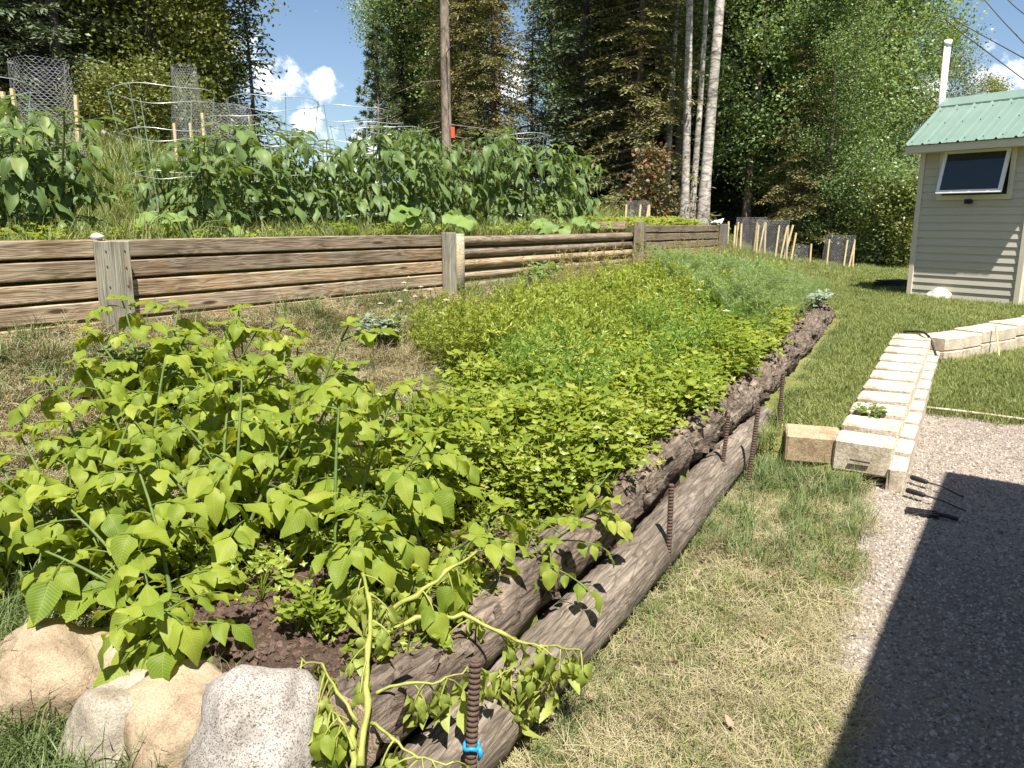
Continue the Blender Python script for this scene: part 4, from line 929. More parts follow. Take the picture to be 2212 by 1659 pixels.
pot(372, 1320, 0.43, [(2.6, 0.75, 0.52), (3.0, 0.85, 0.46), (1.9, 0.5, 0.55), (5.2, 0.75, 0.34), (3.9, 0.85, 0.40)], 1, 'front left potato plant leaning out over the boulders', size=0.118)
pot(600, 1140, 0.45, [(1.3, 0.2, 0.80), (2.4, 0.45, 0.72), (0.6, 0.45, 0.66), (3.3, 0.55, 0.6), (4.9, 0.5, 0.42)], 2, 'tall potato plant with upright stem rising in the middle of the bed', size=0.116)
pot(745, 1215, 0.44, [(0.9, 0.35, 0.66), (0.2, 0.55, 0.56), (1.9, 0.3, 0.62), (5.4, 0.75, 0.40), (1.3, 0.5, 0.62)], 3, 'potato plant nearest the celery patch with stems leaning right', size=0.112)
pot(205, 1175, 0.5, [(2.7, 0.6, 0.50), (2.0, 0.3, 0.52), (1.0, 0.4, 0.54), (3.6, 0.6, 0.44)], 4, 'leftmost bushy potato plant beside the dry grass', size=0.106)
pot(440, 1010, 0.52, [(1.9, 0.25, 0.66), (2.7, 0.5, 0.60), (0.8, 0.35, 0.68), (0.2, 0.55, 0.56)], 5, 'rear potato plant whose top stands before the timber wall', size=0.112)
pot(1230, 1200, 0.43, [(5.7, 0.75, 0.24), (5.2, 0.6, 0.17)], 6, 'small potato shoot hanging over the upper log', size=0.085, nleaf=3, pairs=2)
pot(1345, 1130, 0.43, [(0.4, 0.75, 0.30), (5.9, 0.8, 0.24), (2.6, 0.7, 0.26)], 7, 'short potato plant among celery at the log edge', size=0.092, nleaf=4, pairs=2)
pot(930, 1230, 0.42, [(5.9, 0.7, 0.30), (0.6, 0.6, 0.34), (2.5, 0.4, 0.30)], 8, 'low potato plant drooping towards the upper log', size=0.10, nleaf=6, pairs=2)
pot(500, 1170, 0.46, [(2.2, 0.4, 0.62), (1.2, 0.35, 0.66), (3.2, 0.6, 0.5), (0.2, 0.5, 0.5)], 9, 'dense potato plant behind the front left one', size=0.114)
pot(870, 1090, 0.45, [(1.4, 0.3, 0.56), (0.5, 0.5, 0.5), (2.4, 0.45, 0.55), (5.9, 0.6, 0.4)], 10, 'potato plant standing at the border of the celery patch', size=0.108)
pot(300, 1060, 0.5, [(2.2, 0.35, 0.58), (1.1, 0.35, 0.62), (3.1, 0.55, 0.55), (0.3, 0.5, 0.5)], 11, 'potato plant between the leftmost one and the rear one', size=0.11)
pot(620, 1000, 0.5, [(1.2, 0.3, 0.6), (2.3, 0.35, 0.62), (0.2, 0.5, 0.56)], 12, 'potato plant in the back right of the potato rows', size=0.11)

pot(330, 965, 0.55, [(2.0, 0.3, 0.62), (1.0, 0.35, 0.6), (2.9, 0.5, 0.52), (0.1, 0.45, 0.5)], 13, 'rearmost left potato plant close to the dry slope', size=0.11)
pot(540, 935, 0.55, [(1.5, 0.2, 0.6), (2.4, 0.4, 0.56), (0.5, 0.4, 0.56), (3.4, 0.5, 0.45)], 14, 'rearmost right potato plant close to the dry slope', size=0.11)
pot(95, 1215, 0.48, [(2.3, 0.5, 0.46), (1.2, 0.4, 0.5), (3.3, 0.7, 0.42), (0.2, 0.5, 0.4)], 15, 'potato plant cut by the left picture edge above the tan boulder', size=0.108)
# wilting, yellowed plant sprawled over the log
pl = Plant('wilting_plant', on_bed(800, 1420, 0.40), 'wilting yellow-green potato plant sprawled over the near log end', 'potato plant', 'potato plants in the bed', 60); rng = pl.rng
ro = pl.root.location
def wil(pxs, r0, r1, nl, sz, leafset=WIL, droop=1.2):
    P = [at(u, v, z) - ro for (u, v, z) in pxs]; pts = []
    for i in range(len(P) - 1):
        for t in np.linspace(0, 1, 4, endpoint=False): pts.append(P[i].lerp(P[i + 1], t) + Vector((rng.uniform(-.005, .005), rng.uniform(-.005, .005), 0.008 * math.sin(i + t * 3))))
    pts.append(P[-1]); n = len(pts); pl.stem.tube(pts, [(r0 + (r1 - r0) * i / (n - 1)) * (1.28 if i % 4 == 0 else 0.92) for i in range(n)], 7)
    for k in range(nl):
        f = (0.35 + 0.65 * (k + rng.random()) / nl) * (n - 1); i = min(int(f), n - 2); p = pts[i].lerp(pts[i + 1], f - i)
        d = Vector((rng.uniform(-1, 1), rng.uniform(-1, 1), rng.uniform(-1.1, 0.3)))
        pl.compound(p, d, rs(rng, 0.06, 0.12), 1 + k % 2, sz * rs(rng, .8, 1.2), leafset, droop)
wil([(780, 1655, 0.34), (792, 1520, 0.42), (798, 1400, 0.50), (800, 1290, 0.56), (785, 1235, 0.55), (770, 1260, 0.45)], 0.0088, 0.004, 16, 0.062)
wil([(770, 1660, 0.32), (758, 1600, 0.34), (772, 1520, 0.36)], 0.010, 0.008, 1, 0.06)
wil([(812, 1380, 0.43), (900, 1340, 0.47), (1000, 1330, 0.47), (1085, 1365, 0.44), (1150, 1390, 0.40), (1215, 1395, 0.34), (1260, 1410, 0.27)], 0.008, 0.003, 15, 0.058)
wil([(1170, 1392, 0.38), (1178, 1440, 0.30), (1185, 1490, 0.24)], 0.004, 0.002, 6, 0.052)
wil([(1090, 1370, 0.43), (1100, 1420, 0.33), (1105, 1490, 0.25)], 0.004, 0.002, 8, 0.05)
wil([(805, 1500, 0.40), (880, 1480, 0.42), (950, 1475, 0.43), (1010, 1440, 0.44)], 0.005, 0.002, 8, 0.06)
wil([(800, 1560, 0.38), (850, 1600, 0.37), (900, 1640, 0.36), (980, 1645, 0.35)], 0.005, 0.002, 9, 0.06)
wil([(830, 1330, 0.46), (900, 1290, 0.52), (960, 1240, 0.58), (1030, 1190, 0.60)], 0.009, 0.004, 9, 0.078, POT, 1.0)
wil([(770, 1560, 0.38), (730, 1500, 0.42), (700, 1440, 0.42), (650, 1420, 0.40)], 0.005, 0.002, 10, 0.06)
wil([(760, 1620, 0.35), (735, 1560, 0.38), (705, 1520, 0.36)], 0.004, 0.002, 9, 0.062, POT)
pl.finish(M['wilt_stem'])

# ------------------------------------------------------------------ tomato row behind the wall
def tomato(seed, h, name='tomato_plant', n=51):
    pl = Plant(name, (0, 0, 0), 'x', 'tomato plant', 'tomato plants behind the timber wall', seed); rng = pl.rng
    for st in range(3):
        az = rng.uniform(0, 6.28); le = rng.uniform(0.05, 0.22); pts = [Vector((math.cos(az) * le * t * t * 1.0 + 0.02 * math.sin(t * 6 + st), math.sin(az) * le * t * t, h * rng.uniform(.92, 1) * t if t < 1 else h)) for t in np.linspace(0, 1, 7)]
        pl.stem.tube(pts, [0.010 * (1 - .6 * i / 6) for i in range(7)], 6, False); phi = rng.uniform(0, 6.28)
        for k in range(n // 3):
            t = 0.12 + 0.88 * (k + rng.random() * .6) / (n / 3); t = min(t, .98); f = t * 6; i = min(int(f), 5); p = pts[i].lerp(pts[i + 1], f - i); phi += 2.4
            pl.compound(p, Vector((math.cos(phi), math.sin(phi), rng.uniform(0.1, 0.5))), rng.uniform(0.16, 0.30), 2, 0.112 * rng.uniform(0.6, 1.45), TOM, rng.uniform(0.1, 1.25))
        for k in range(3): pl.leaf(rng.choice(TOM), pts[-1], Vector((math.cos(phi + k * 2), math.sin(phi + k * 2), rng.uniform(.2, .9))), Vector((0, 0, 1)), 0.08)
    return pl.finish(M['tomato_stem'])
protos = [tomato(100 + i, 0.82) for i in range(4)]; used = set()
def place_tomato(i, a, b, h, label, rz):
    k = i % 4; o = protos[k] if k not in used else copy_tree(protos[k]); used.add(k)
    o.location = P3(a, b); o.rotation_euler = (0, 0, rz); o.scale = (1.0 * (0.85 + .15 * h),) * 2 + (h,); o['label'] = label
    return o
ORD = ['first', 'second', 'third', 'fourth', 'fifth', 'sixth', 'seventh', 'eighth', 'ninth', 'tenth', 'eleventh', 'twelfth', 'thirteenth', 'fourteenth']
front = [(1.85, .84), (2.25, .86), (2.62, .80), (3.5, .80), (4.0, .84), (4.45, .88), (4.85, .92), (5.4, .98), (5.95, 1.0), (6.55, 1.02), (7.2, 1.08), (7.9, 1.16), (8.6, 1.2), (9.5, 1.0)]
rg = random.Random(3)
for i, (a, h) in enumerate(front):
    place_tomato(i, a, 5.15 + rg.uniform(-.12, .12), h * (1.22 if i % 3 else 1.08), '%s leafy tomato plant from the left in the front row behind the wall' % ORD[i], rg.uniform(0, 6.28))
for i, (a, h) in enumerate([(4.6, .9), (5.3, .95), (6.0, 1.0), (6.9, 1.05), (7.8, 1.12), (8.7, 1.1), (2.2, .9), (2.75, .85), (3.9, .9)]):
    place_tomato(i + 1, a, 6.1 + rg.uniform(-.15, .15), h * (1.2 if i % 2 else 1.05), '%s tomato plant in the back row, half hidden by the front row' % ORD[i], rg.uniform(0, 6.28))

# squash and cucumber plants spilling over the wall, leaf by leaf
def squash(loc, n, rad, hgt, size, seed, label, cat='squash plant'):
    pl = Plant('squash_plant', loc, label, cat, 'broad-leaved plants behind the timber wall', seed); rng = pl.rng
    for i in range(n):
        az = rng.uniform(0, 6.28); r = rad * rng.uniform(.25, 1); p = Vector((math.cos(az) * r * 1.3 * A2.x * 1.2 + math.cos(az) * r * .1, math.cos(az) * r * 1.3 * A2.y + math.sin(az) * r * .5, hgt * rng.uniform(.35, 1)))
        pl.stem.tube([(0, 0, 0), p * 0.5 + Vector((0, 0, hgt * .3)), p], [0.005, .004, .003], 4, False)
        d = Vector((p.x + rng.uniform(-.2, .2), p.y - 0.25 + rng.uniform(-.2, .2), -rng.uniform(0.0, .25))); pl.leaf(rng.choice(SQU), p, d, Vector((rng.uniform(-.4, .4), -0.5 + rng.uniform(-.3, .3), 1)), size * rng.uniform(.7, 1.15))
    return pl.finish(M['potato_stem'])
squash(P3(1.5, 4.72), 7, 0.3, 0.34, 0.24, 200, 'broad-leaved squash at the far left edge behind the wall')
squash(P3(3.05, 4.6), 6, 0.25, 0.2, 0.13, 203, 'low pale eggplant right of the broad grey post')
squash(P3(5.55, 4.5), 12, 0.33, 0.26, 0.17, 201, 'squash plant with leaves over the wall by the double post')
squash(P3(7.4, 4.5), 11, 0.34, 0.22, 0.16, 202, 'squash plant behind the round timbers left of the corner post')
squash(P3(8.5, 4.5), 9, 0.3, 0.22, 0.16, 204, 'squash plant beside the corner post behind the round timbers')

# ------------------------------------------------------------------ wire cages
def cage_proto(r0, r1, h, rings, rods, label):
    e = empty('tomato_cage', (0, 0, 0), label, 'tomato cage', 'wire tomato cages among the plants')
    for i in range(rings):
        t = 1 - i * 0.27; r = r0 + (r1 - r0) * t; mb = MB(); n = 28
        pts = [(math.cos(2 * math.pi * k / n) * r, math.sin(2 * math.pi * k / n) * r, h * t + 0.01 * math.sin(k * .9)) for k in range(n + 1)]; mb.tube(pts, 0.0028, 5, False); mb.build('ring', M['wire_green'] if False else M['wire'], e)
    for k in range(rods):
        an = 2 * math.pi * k / rods + .3; mb = MB(); mb.tube([(math.cos(an) * r0, math.sin(an) * r0, 0), (math.cos(an) * r1, math.sin(an) * r1, h + .02)], 0.0028, 5, False); mb.build('rod', M['wire_green'], e)
    return e
cg = cage_proto(0.20, 0.36, 1.06, 4, 6, 'x'); first = True
cages = [(1.6, 5.25, 1.0, .04, 'wide wire cage at the far left before the netting guard'), (2.35, 5.6, .92, -.03, 'wire cage left of the gap in the tomato row'), (3.5, 5.4, 1.0, .03, 'wire cage right of the gap in the tomato row'),
         (4.45, 5.35, 1.04, -.02, 'wire cage in front of the leaning netting'), (5.55, 5.6, 1.1, .05, 'tall wire cage standing clear against the blue sky'), (4.95, 6.3, 1.0, -.05, 'wire cage half hidden in front of the small spruce'),
         (6.2, 5.9, 1.05, .06, 'slim wire cage seen just left of the small pine'), (7.0, 6.4, 1.08, 0, 'wire cage low among leaves below the bare pine trunk'), (8.4, 5.5, 1.12, .03, 'wire cage near the right end of the tomato row')]
for (a, b, s, tl, lb) in cages:
    o = cg if first else copy_tree(cg); first = False; o.location = P3(a, b); o.scale = (s, s, s); o.rotation_euler = (tl, -tl * .6, a * 3); o['label'] = lb
def netting(R0, R1, h, cell, r, seed):
    """hexagonal chicken wire tube"""
    nc = int(2 * math.pi * (R0 + R1) / 2 / cell); nc += nc % 2; dh = cell * 0.5; nr = int(h / dh); V = []; E = []
    def pt(c, z):
        t = z / h; an = 2 * math.pi * c / nc; rr = R0 + (R1 - R0) * t + 0.03 * math.sin(an * 2 + seed + z * 2) + 0.02 * math.sin(an * 5 + z * 6); return Vector((math.cos(an) * rr, math.sin(an) * rr, z))
    mb = MB()
    for j in range(nr):
        z0 = j * dh; o = 0.5 * (j % 2)
        for c in range(nc):
            x0 = c + o; p = pt(x0 - .25, z0 + dh * .2); q = pt(x0 + .25, z0 + dh * .2)
            E.append((pt(x0, z0), pt(x0, z0 + dh * .45))); E.append((pt(x0, z0 + dh * .45), pt(x0 + .5, z0 + dh))); E.append((pt(x0, z0 + dh * .45), pt(x0 - .5, z0 + dh)))
    Vv = []; F = []; k = 0
    for (p, q) in E:
        d = (q - p).normalized(); x = d.cross(Vector((0, 0, 1))); x = x.normalized() if x.length > .05 else Vector((1, 0, 0)); y = d.cross(x)
        for s in (p, q):
            for an in (0, 2.094, 4.189): Vv.append(tuple(s + (x * math.cos(an) + y * math.sin(an)) * r))
        F += [(k, k + 1, k + 4, k + 3), (k + 1, k + 2, k + 5, k + 4), (k + 2, k, k + 3, k + 5)]; k += 6
    mb.add(Vv, F); return mb.mesh('netting', M['mesh_wire'])
NET = netting(0.34, 0.26, 1.35, 0.055, 0.0016, 1.0); NET2 = netting(0.30, 0.27, 0.6, 0.05, 0.0012, 2.0)
def guard(x, y, sc, label, net, stakes, hst, tilt=0.0):
    e = empty('netting_guard', (x, y, gzp(x, y)), label, 'wire guard', 'chicken wire guards round young plants'); o = link('netting', net, e); o.scale = sc; o.rotation_euler = (tilt, tilt * .5, 0)
    for (sx, sy, lx) in stakes:
        mb = MB(); mb.box(sx - .016, sx + .016, sy - .016, sy + .016, -.1, hst, Matrix.Rotation(lx, 4, 'Y')); mb.build('stake', M['stake'], e, False)
x, y = far(124, 7.9); guard(x, y, (1.0, 1.0, .9), 'tall domed chicken wire guard with pale stakes at the left', NET, [(-.27, -.15, -.02), (-.1, -.3, 0), (.3, -.05, .06)], 0.92)
x, y = far(424, 10.6); guard(x, y, (.62, .62, 1.06), 'narrow upright chicken wire guard before the left trees', NET, [(-.1, -.2, 0), (.12, -.18, -.03)], 0.7)
x, y = far(505, 10.8); guard(x, y, (1.15, 1.15, .78), 'wide collapsed chicken wire guard beside the small spruce', NET, [(.33, -.1, .02), (-.2, -.3, 0.0)], 0.9, 0.12)
for (u, Y, s, lb) in ((1818, 16.6, .95, 'netting guard with four stakes beside the dark forest edge at right'), (1735, 16.9, .7, 'low netting guard with one stake at the forest edge'), (1668, 16.4, 1.1, 'netting guard with slanting stakes behind the dill'), (1622, 16.8, 1.05, 'netting guard round a leafy sapling behind the dill'), (1375, 13.5, .7, 'small netting guard behind the far strawberry plants')):
    x, y = far(u, Y); guard(x, y, (s, s, s * 1.25 if u != 1735 else s), lb, NET2, [(-.3 * s, -.1, .03), (0, -.3 * s, .06), (.28 * s, -.12, -.02), (.1, -.32 * s, .14)] if u != 1735 else [(.12, -.24, 0)], .62 * s)
for k, (u, Y, h, ln) in enumerate(((1602, 16.6, .6, .0), (1588, 16.2, .5, .02), (1698, 16.3, .75, .2), (1714, 16.4, .6, .12), (1574, 16.6, .55, 0))):
    x, y = far(u, Y); mb = MB(); mb.box(-.018, .018, -.018, .018, -.1, h, Matrix.Rotation(ln, 4, 'Y')); o = mb.build('stake', M['stake'], None, False); o.location = (x, y, gzp(x, y))
    tag(o, ('pale wooden stake second left of the dill-side guards', 'pale short stake close right of the wall end', 'long pale stake slanting right behind the dill', 'pale stake beside the long slanting one', 'pale stake right at the end of the timber wall')[k], 'stake', 'stakes at the forest edge')

# ------------------------------------------------------------------ trees
def trunk_tube(mb, H, r0, r1, lean, seed, n=12, sides=9, curve=0.15):
    rng = random.Random(seed); ph = rng.uniform(0, 6.28)
    pts = [Vector((lean[0] * H * t + curve * math.sin(t * 4 + ph) * t, lean[1] * H * t + curve * math.cos(t * 3 + ph) * t, H * t)) for t in np.linspace(0, 1, n)]
    rad = [(r0 * (1 - t) + r1 * t) * (1.35 if i == 0 else 1) for i, t in enumerate(np.linspace(0, 1, n))]
    mb.tube(pts, rad, sides, False); return lambda z: pts[min(int(max(0, z) / H * (n - 1)), n - 2)].lerp(pts[min(int(max(0, z) / H * (n - 1)) + 1, n - 1)], (max(0, z) / H * (n - 1)) % 1 if z < H else 1)
def broadleaf(seed, H, rad, r0, base=0.25, leaves=14000, ls=0.085, lean=(0, 0), limbs=22, profile=None, clump=0.42):
    rng = np.random.default_rng(seed); tr = MB(); axis_ = trunk_tube(tr, H * .97, r0, 0.02, lean, seed); tips = []
    for i in range(limbs):
        t = base + (0.97 - base) * (i + rng.random()) / limbs; z = t * H; az = i * 2.4 + rng.normal(0, .4); pr = profile(t) if profile else math.sin(math.pi * min(1, (t - base * .7) / (1.02 - base * .7))) ** 0.7
        L_ = rad * pr * rng.uniform(.7, 1.1); d = np.array([math.cos(az), math.sin(az), rng.uniform(.25, .9)]); d /= np.linalg.norm(d); p0 = np.array(axis_(z)); pts = [p0]
        for s in range(1, 5): pts.append(p0 + d * L_ * s / 4 + np.array([0, 0, 0.06 * L_ * (s / 4) ** 2]) + rng.normal(0, .05, 3) * L_ * .3)
        tr.tube(pts, [r0 * .28 * (1 - t * .7), r0 * .2 * (1 - t * .7), r0 * .14 * (1 - t * .6), .012, .006], 5, False)
        for s in np.linspace(.3, 1, 6): tips.append((p0 + d * L_ * s, .28 + .5 * s))
        for k in range(4):
            q = np.array(pts[rng.integers(1, 5)]); e = d + rng.normal(0, .7, 3); e /= np.linalg.norm(e); l2 = L_ * rng.uniform(.25, .5); tr.tube([q, q + e * l2], [.012, .005], 4, False)
            for s in (.5, 1.0): tips.append((q + e * l2 * s, .8))
    T = np.array([p for p, w in tips]); w = np.array([x for p, x in tips]); w /= w.sum(); k = rng.choice(len(T), leaves, p=w); off = rng.normal(0, clump, (leaves, 3)); off[:, 2] *= .75
    off /= np.maximum(1, np.linalg.norm(off, axis=1) / (clump * 1.9))[:, None]
    P = T[k] + off; X, Y = rand_frames(leaves, rng, .8); v, f = diamonds(P, X, Y, ls * rng.uniform(.7, 1.3, leaves), ls * .85 * rng.uniform(.7, 1.2, leaves), .45, .12); cr = MB(); cr.add(v, f)
    return tr, cr
def conifer(seed, H, rad, r0, base=0.06, per=6, step=0.34, lean=(0, 0), dead=0, dens=1.0, nl=0.15, nw=0.05, up=0.0):
    rng = np.random.default_rng(seed); tr = MB(); axis_ = trunk_tube(tr, H, r0, 0.012, lean, seed, curve=.05); P = []; X = []; z = base * H
    while z < H * .985:
        t = z / H; L0 = rad * (1 - t) ** 0.85 + 0.12
        for k in range(per if t < .85 else 4):
            if rng.random() < .14: continue
            az = rng.uniform(0, 6.283); L_ = L0 * rng.uniform(.55, 1.12); zz = z + rng.uniform(-.15, .15); p0 = np.array(axis_(min(zz, H * .99))); hd = np.array([math.cos(az), math.sin(az), 0]); sd = np.array([-math.sin(az), math.cos(az), 0]); el = (0.25 if t > .6 else -.12) + up
            def bp(s): return p0 + hd * L_ * s + np.array([0, 0, L_ * (el * s - .38 * s * s + .2 * s ** 3)])
            tr.tube([bp(0), bp(.5), bp(.95)], [.012 + .018 * (1 - t), .012, .004], 3, False); m = max(3, int(L_ / .16 * dens))
            for j in range(m):
                s = .18 + .82 * (j + rng.random()) / m; q = bp(s); tw = min(.42 * L_, .5) * (1.15 - s * .75)
                for sg in (-1, 1):
                    e = sd * sg * rng.uniform(.7, 1.1) + hd * rng.uniform(.4, .9) + np.array([0, 0, rng.uniform(-.55, .12)]); e /= np.linalg.norm(e); nn = max(2, int(tw / .10))
                    for i in range(nn):
                        P.append(q + e * tw * (i + rng.random() * .6) / nn); x = e + rng.normal(0, .3, 3); X.append(x / np.linalg.norm(x))
        z += step * rng.uniform(.75, 1.25)
    X = np.array(X); P = np.array(P); U = np.array([0, 0, 1]) + rng.normal(0, .5, X.shape); Y = np.cross(U, X); Y /= np.linalg.norm(Y, axis=1)[:, None]
    n = len(P); v, f = diamonds(P, X, Y, nl * rng.uniform(.7, 1.3, n), nw * rng.uniform(.8, 1.3, n), .4); cr = MB(); cr.add(v, f)
    for i in range(dead):
        zz = rng.uniform(.03, .45) * H; az = rng.uniform(0, 6.28); L_ = rng.uniform(.6, 1.8); p0 = np.array(axis_(zz)); d = np.array([math.cos(az), math.sin(az), rng.uniform(-.5, .1)]); tr.tube([p0, p0 + d * L_ * .5 + np.array([0, 0, .05]), p0 + d * L_ + rng.normal(0, .1, 3)], [.012, .008, .003], 4, False)
    return tr, cr
def pine(seed, H, rad, r0, base=.15, per=6, step=.5, tuft=30, nl=.16):
    rng = np.random.default_rng(seed); tr = MB(); axis_ = trunk_tube(tr, H, r0, .015, (0, 0), seed, curve=.06); P = []; X = []; z = base * H
    while z < H * .98:
        t = z / H; L0 = rad * (1 - t) ** .7 + .1
        for k in range(per):
            az = rng.uniform(0, 6.283); L_ = L0 * rng.uniform(.6, 1.1); p0 = np.array(axis_(min(H * .99, z + rng.uniform(-.1, .1)))); hd = np.array([math.cos(az), math.sin(az), 0]); sd = np.array([-math.sin(az), math.cos(az), 0])
            def bp(s): return p0 + hd * L_ * s + np.array([0, 0, L_ * (.1 * s + .28 * s * s)])
            tr.tube([bp(0), bp(.5), bp(1)], [.02, .012, .006], 4, False)
            for j in range(max(3, int(L_ / .22))):
                s = .3 + .7 * rng.random(); q = bp(s) + sd * rng.normal(0, .14 * L_) + np.array([0, 0, rng.uniform(0, .1)]); d0 = hd * .5 + np.array([0, 0, .7])
                for i in range(tuft):
                    e = d0 + rng.normal(0, .7, 3); P.append(q); X.append(e / np.linalg.norm(e))
        z += step * rng.uniform(.8, 1.2)
    X = np.array(X); Y = np.cross(rng.normal(size=X.shape), X); Y /= np.linalg.norm(Y, axis=1)[:, None]; v, f = diamonds(np.array(P), X, Y, nl * rng.uniform(.7, 1.2, len(P)), .028, .5); cr = MB(); cr.add(v, f); return tr, cr

TREE = {}
def kind(key, parts, bark, leafm):
    tr, cr = parts; TREE[key] = (tr.mesh(key + '_trunk', M[bark]), cr.mesh(key + '_crown', M[leafm], False))
kind('aspen_a', broadleaf(1, 13, 1.9, .13, .30, 24000, .092, (.01, 0)), 'bark_birch', 'aspen')
kind('aspen_b', broadleaf(2, 12, 2.2, .12, .12, 26000, .092, (.03, .01), 26), 'bark_brown', 'aspen')
kind('aspen_c', broadleaf(3, 14, 1.5, .12, .16, 19000, .094, (-.01, .02)), 'bark_birch', 'aspen')
kind('maple_a', broadleaf(4, 9, 2.0, .10, .05, 26000, .08, (.02, 0), 26, clump=.36), 'bark_dark', 'maple')
kind('maple_b', broadleaf(5, 10, 1.7, .09, .08, 21000, .08, (.05, .02), 24, clump=.34), 'bark_brown', 'maple')
kind('spruce_a', conifer(6, 13, 2.0, .12, .05, per=7, step=.3, dead=30, dens=2.2, nl=.11, nw=.034), 'bark_dark', 'spruce')
kind('spruce_b', conifer(7, 12, 1.9, .11, .02, per=8, step=.3, dens=2.2, nl=.11, nw=.034), 'bark_dark', 'spruce')
kind('olive_a', conifer(8, 11, 2.0, .10, .02, per=9, step=.25, dens=2.4, nl=.105, nw=.034), 'bark_brown', 'spruce_olive')
kind('olive_b', conifer(9, 9, 1.8, .09, .01, per=9, step=.25, dens=2.4, nl=.105, nw=.034), 'bark_brown', 'spruce_olive')
kind('pine_a', pine(10, 6.2, 1.25, .07, .12, 7, .34, 34, .17), 'bark_pine', 'pine')
kind('pine_tall', pine(11, 14, 1.6, .12, .5, 4, .7), 'bark_pine', 'pine')
kind('bare_spruce', conifer(12, 16, 1.4, .125, .46, dead=26), 'bark_pine', 'spruce_olive')
kind('sapling_spruce', conifer(13, 4.6, 1.0, .06, .1, per=5, step=.24), 'bark_dark', 'spruce')
kind('birch', broadleaf(14, 15, 1.6, .105, .50, 13000, .09, (.022, 0), 18), 'bark_birch', 'aspen')
kind('bush', broadleaf(15, 2.4, 1.1, .03, .02, 5200, .085, (0, 0), 18, clump=.24), 'bark_dark', 'maple')
kind('bush_green', broadleaf(16, 2.6, 1.2, .03, .02, 5200, .09, (0, 0), 18, clump=.24), 'bark_dark', 'aspen')
kind('red_bush', broadleaf(17, 2.3, .55, .03, .1, 1500, .12, (0, 0), 14, clump=.2), 'bark_dark', 'redleaf')
NAMES = {'aspen_a': 'aspen_tree', 'aspen_b': 'aspen_tree', 'aspen_c': 'aspen_tree', 'maple_a': 'maple_tree', 'maple_b': 'maple_tree', 'spruce_a': 'spruce_tree', 'spruce_b': 'spruce_tree', 'olive_a': 'spruce_tree', 'olive_b': 'spruce_tree',
         'pine_a': 'pine_tree', 'pine_tall': 'pine_tree', 'bare_spruce': 'spruce_tree', 'sapling_spruce': 'spruce_tree', 'birch': 'birch_tree', 'bush': 'bush', 'bush_green': 'bush', 'red_bush': 'bush'}
def tree(key, u, Y, s, rz, label, dz=0.0):
    x, y = far(u, Y); nm = NAMES[key]; e = empty(nm, (x, y, gzp(x, y) - .05 + dz), label, nm.split('_')[0] + (' tree' if nm != 'bush' else ''), 'trees at the forest edge' if nm != 'bush' else 'bushes at the forest edge', rz); e.scale = (s, s, s)
    link('trunk', TREE[key][0], e); link('crown', TREE[key][1], e); return e
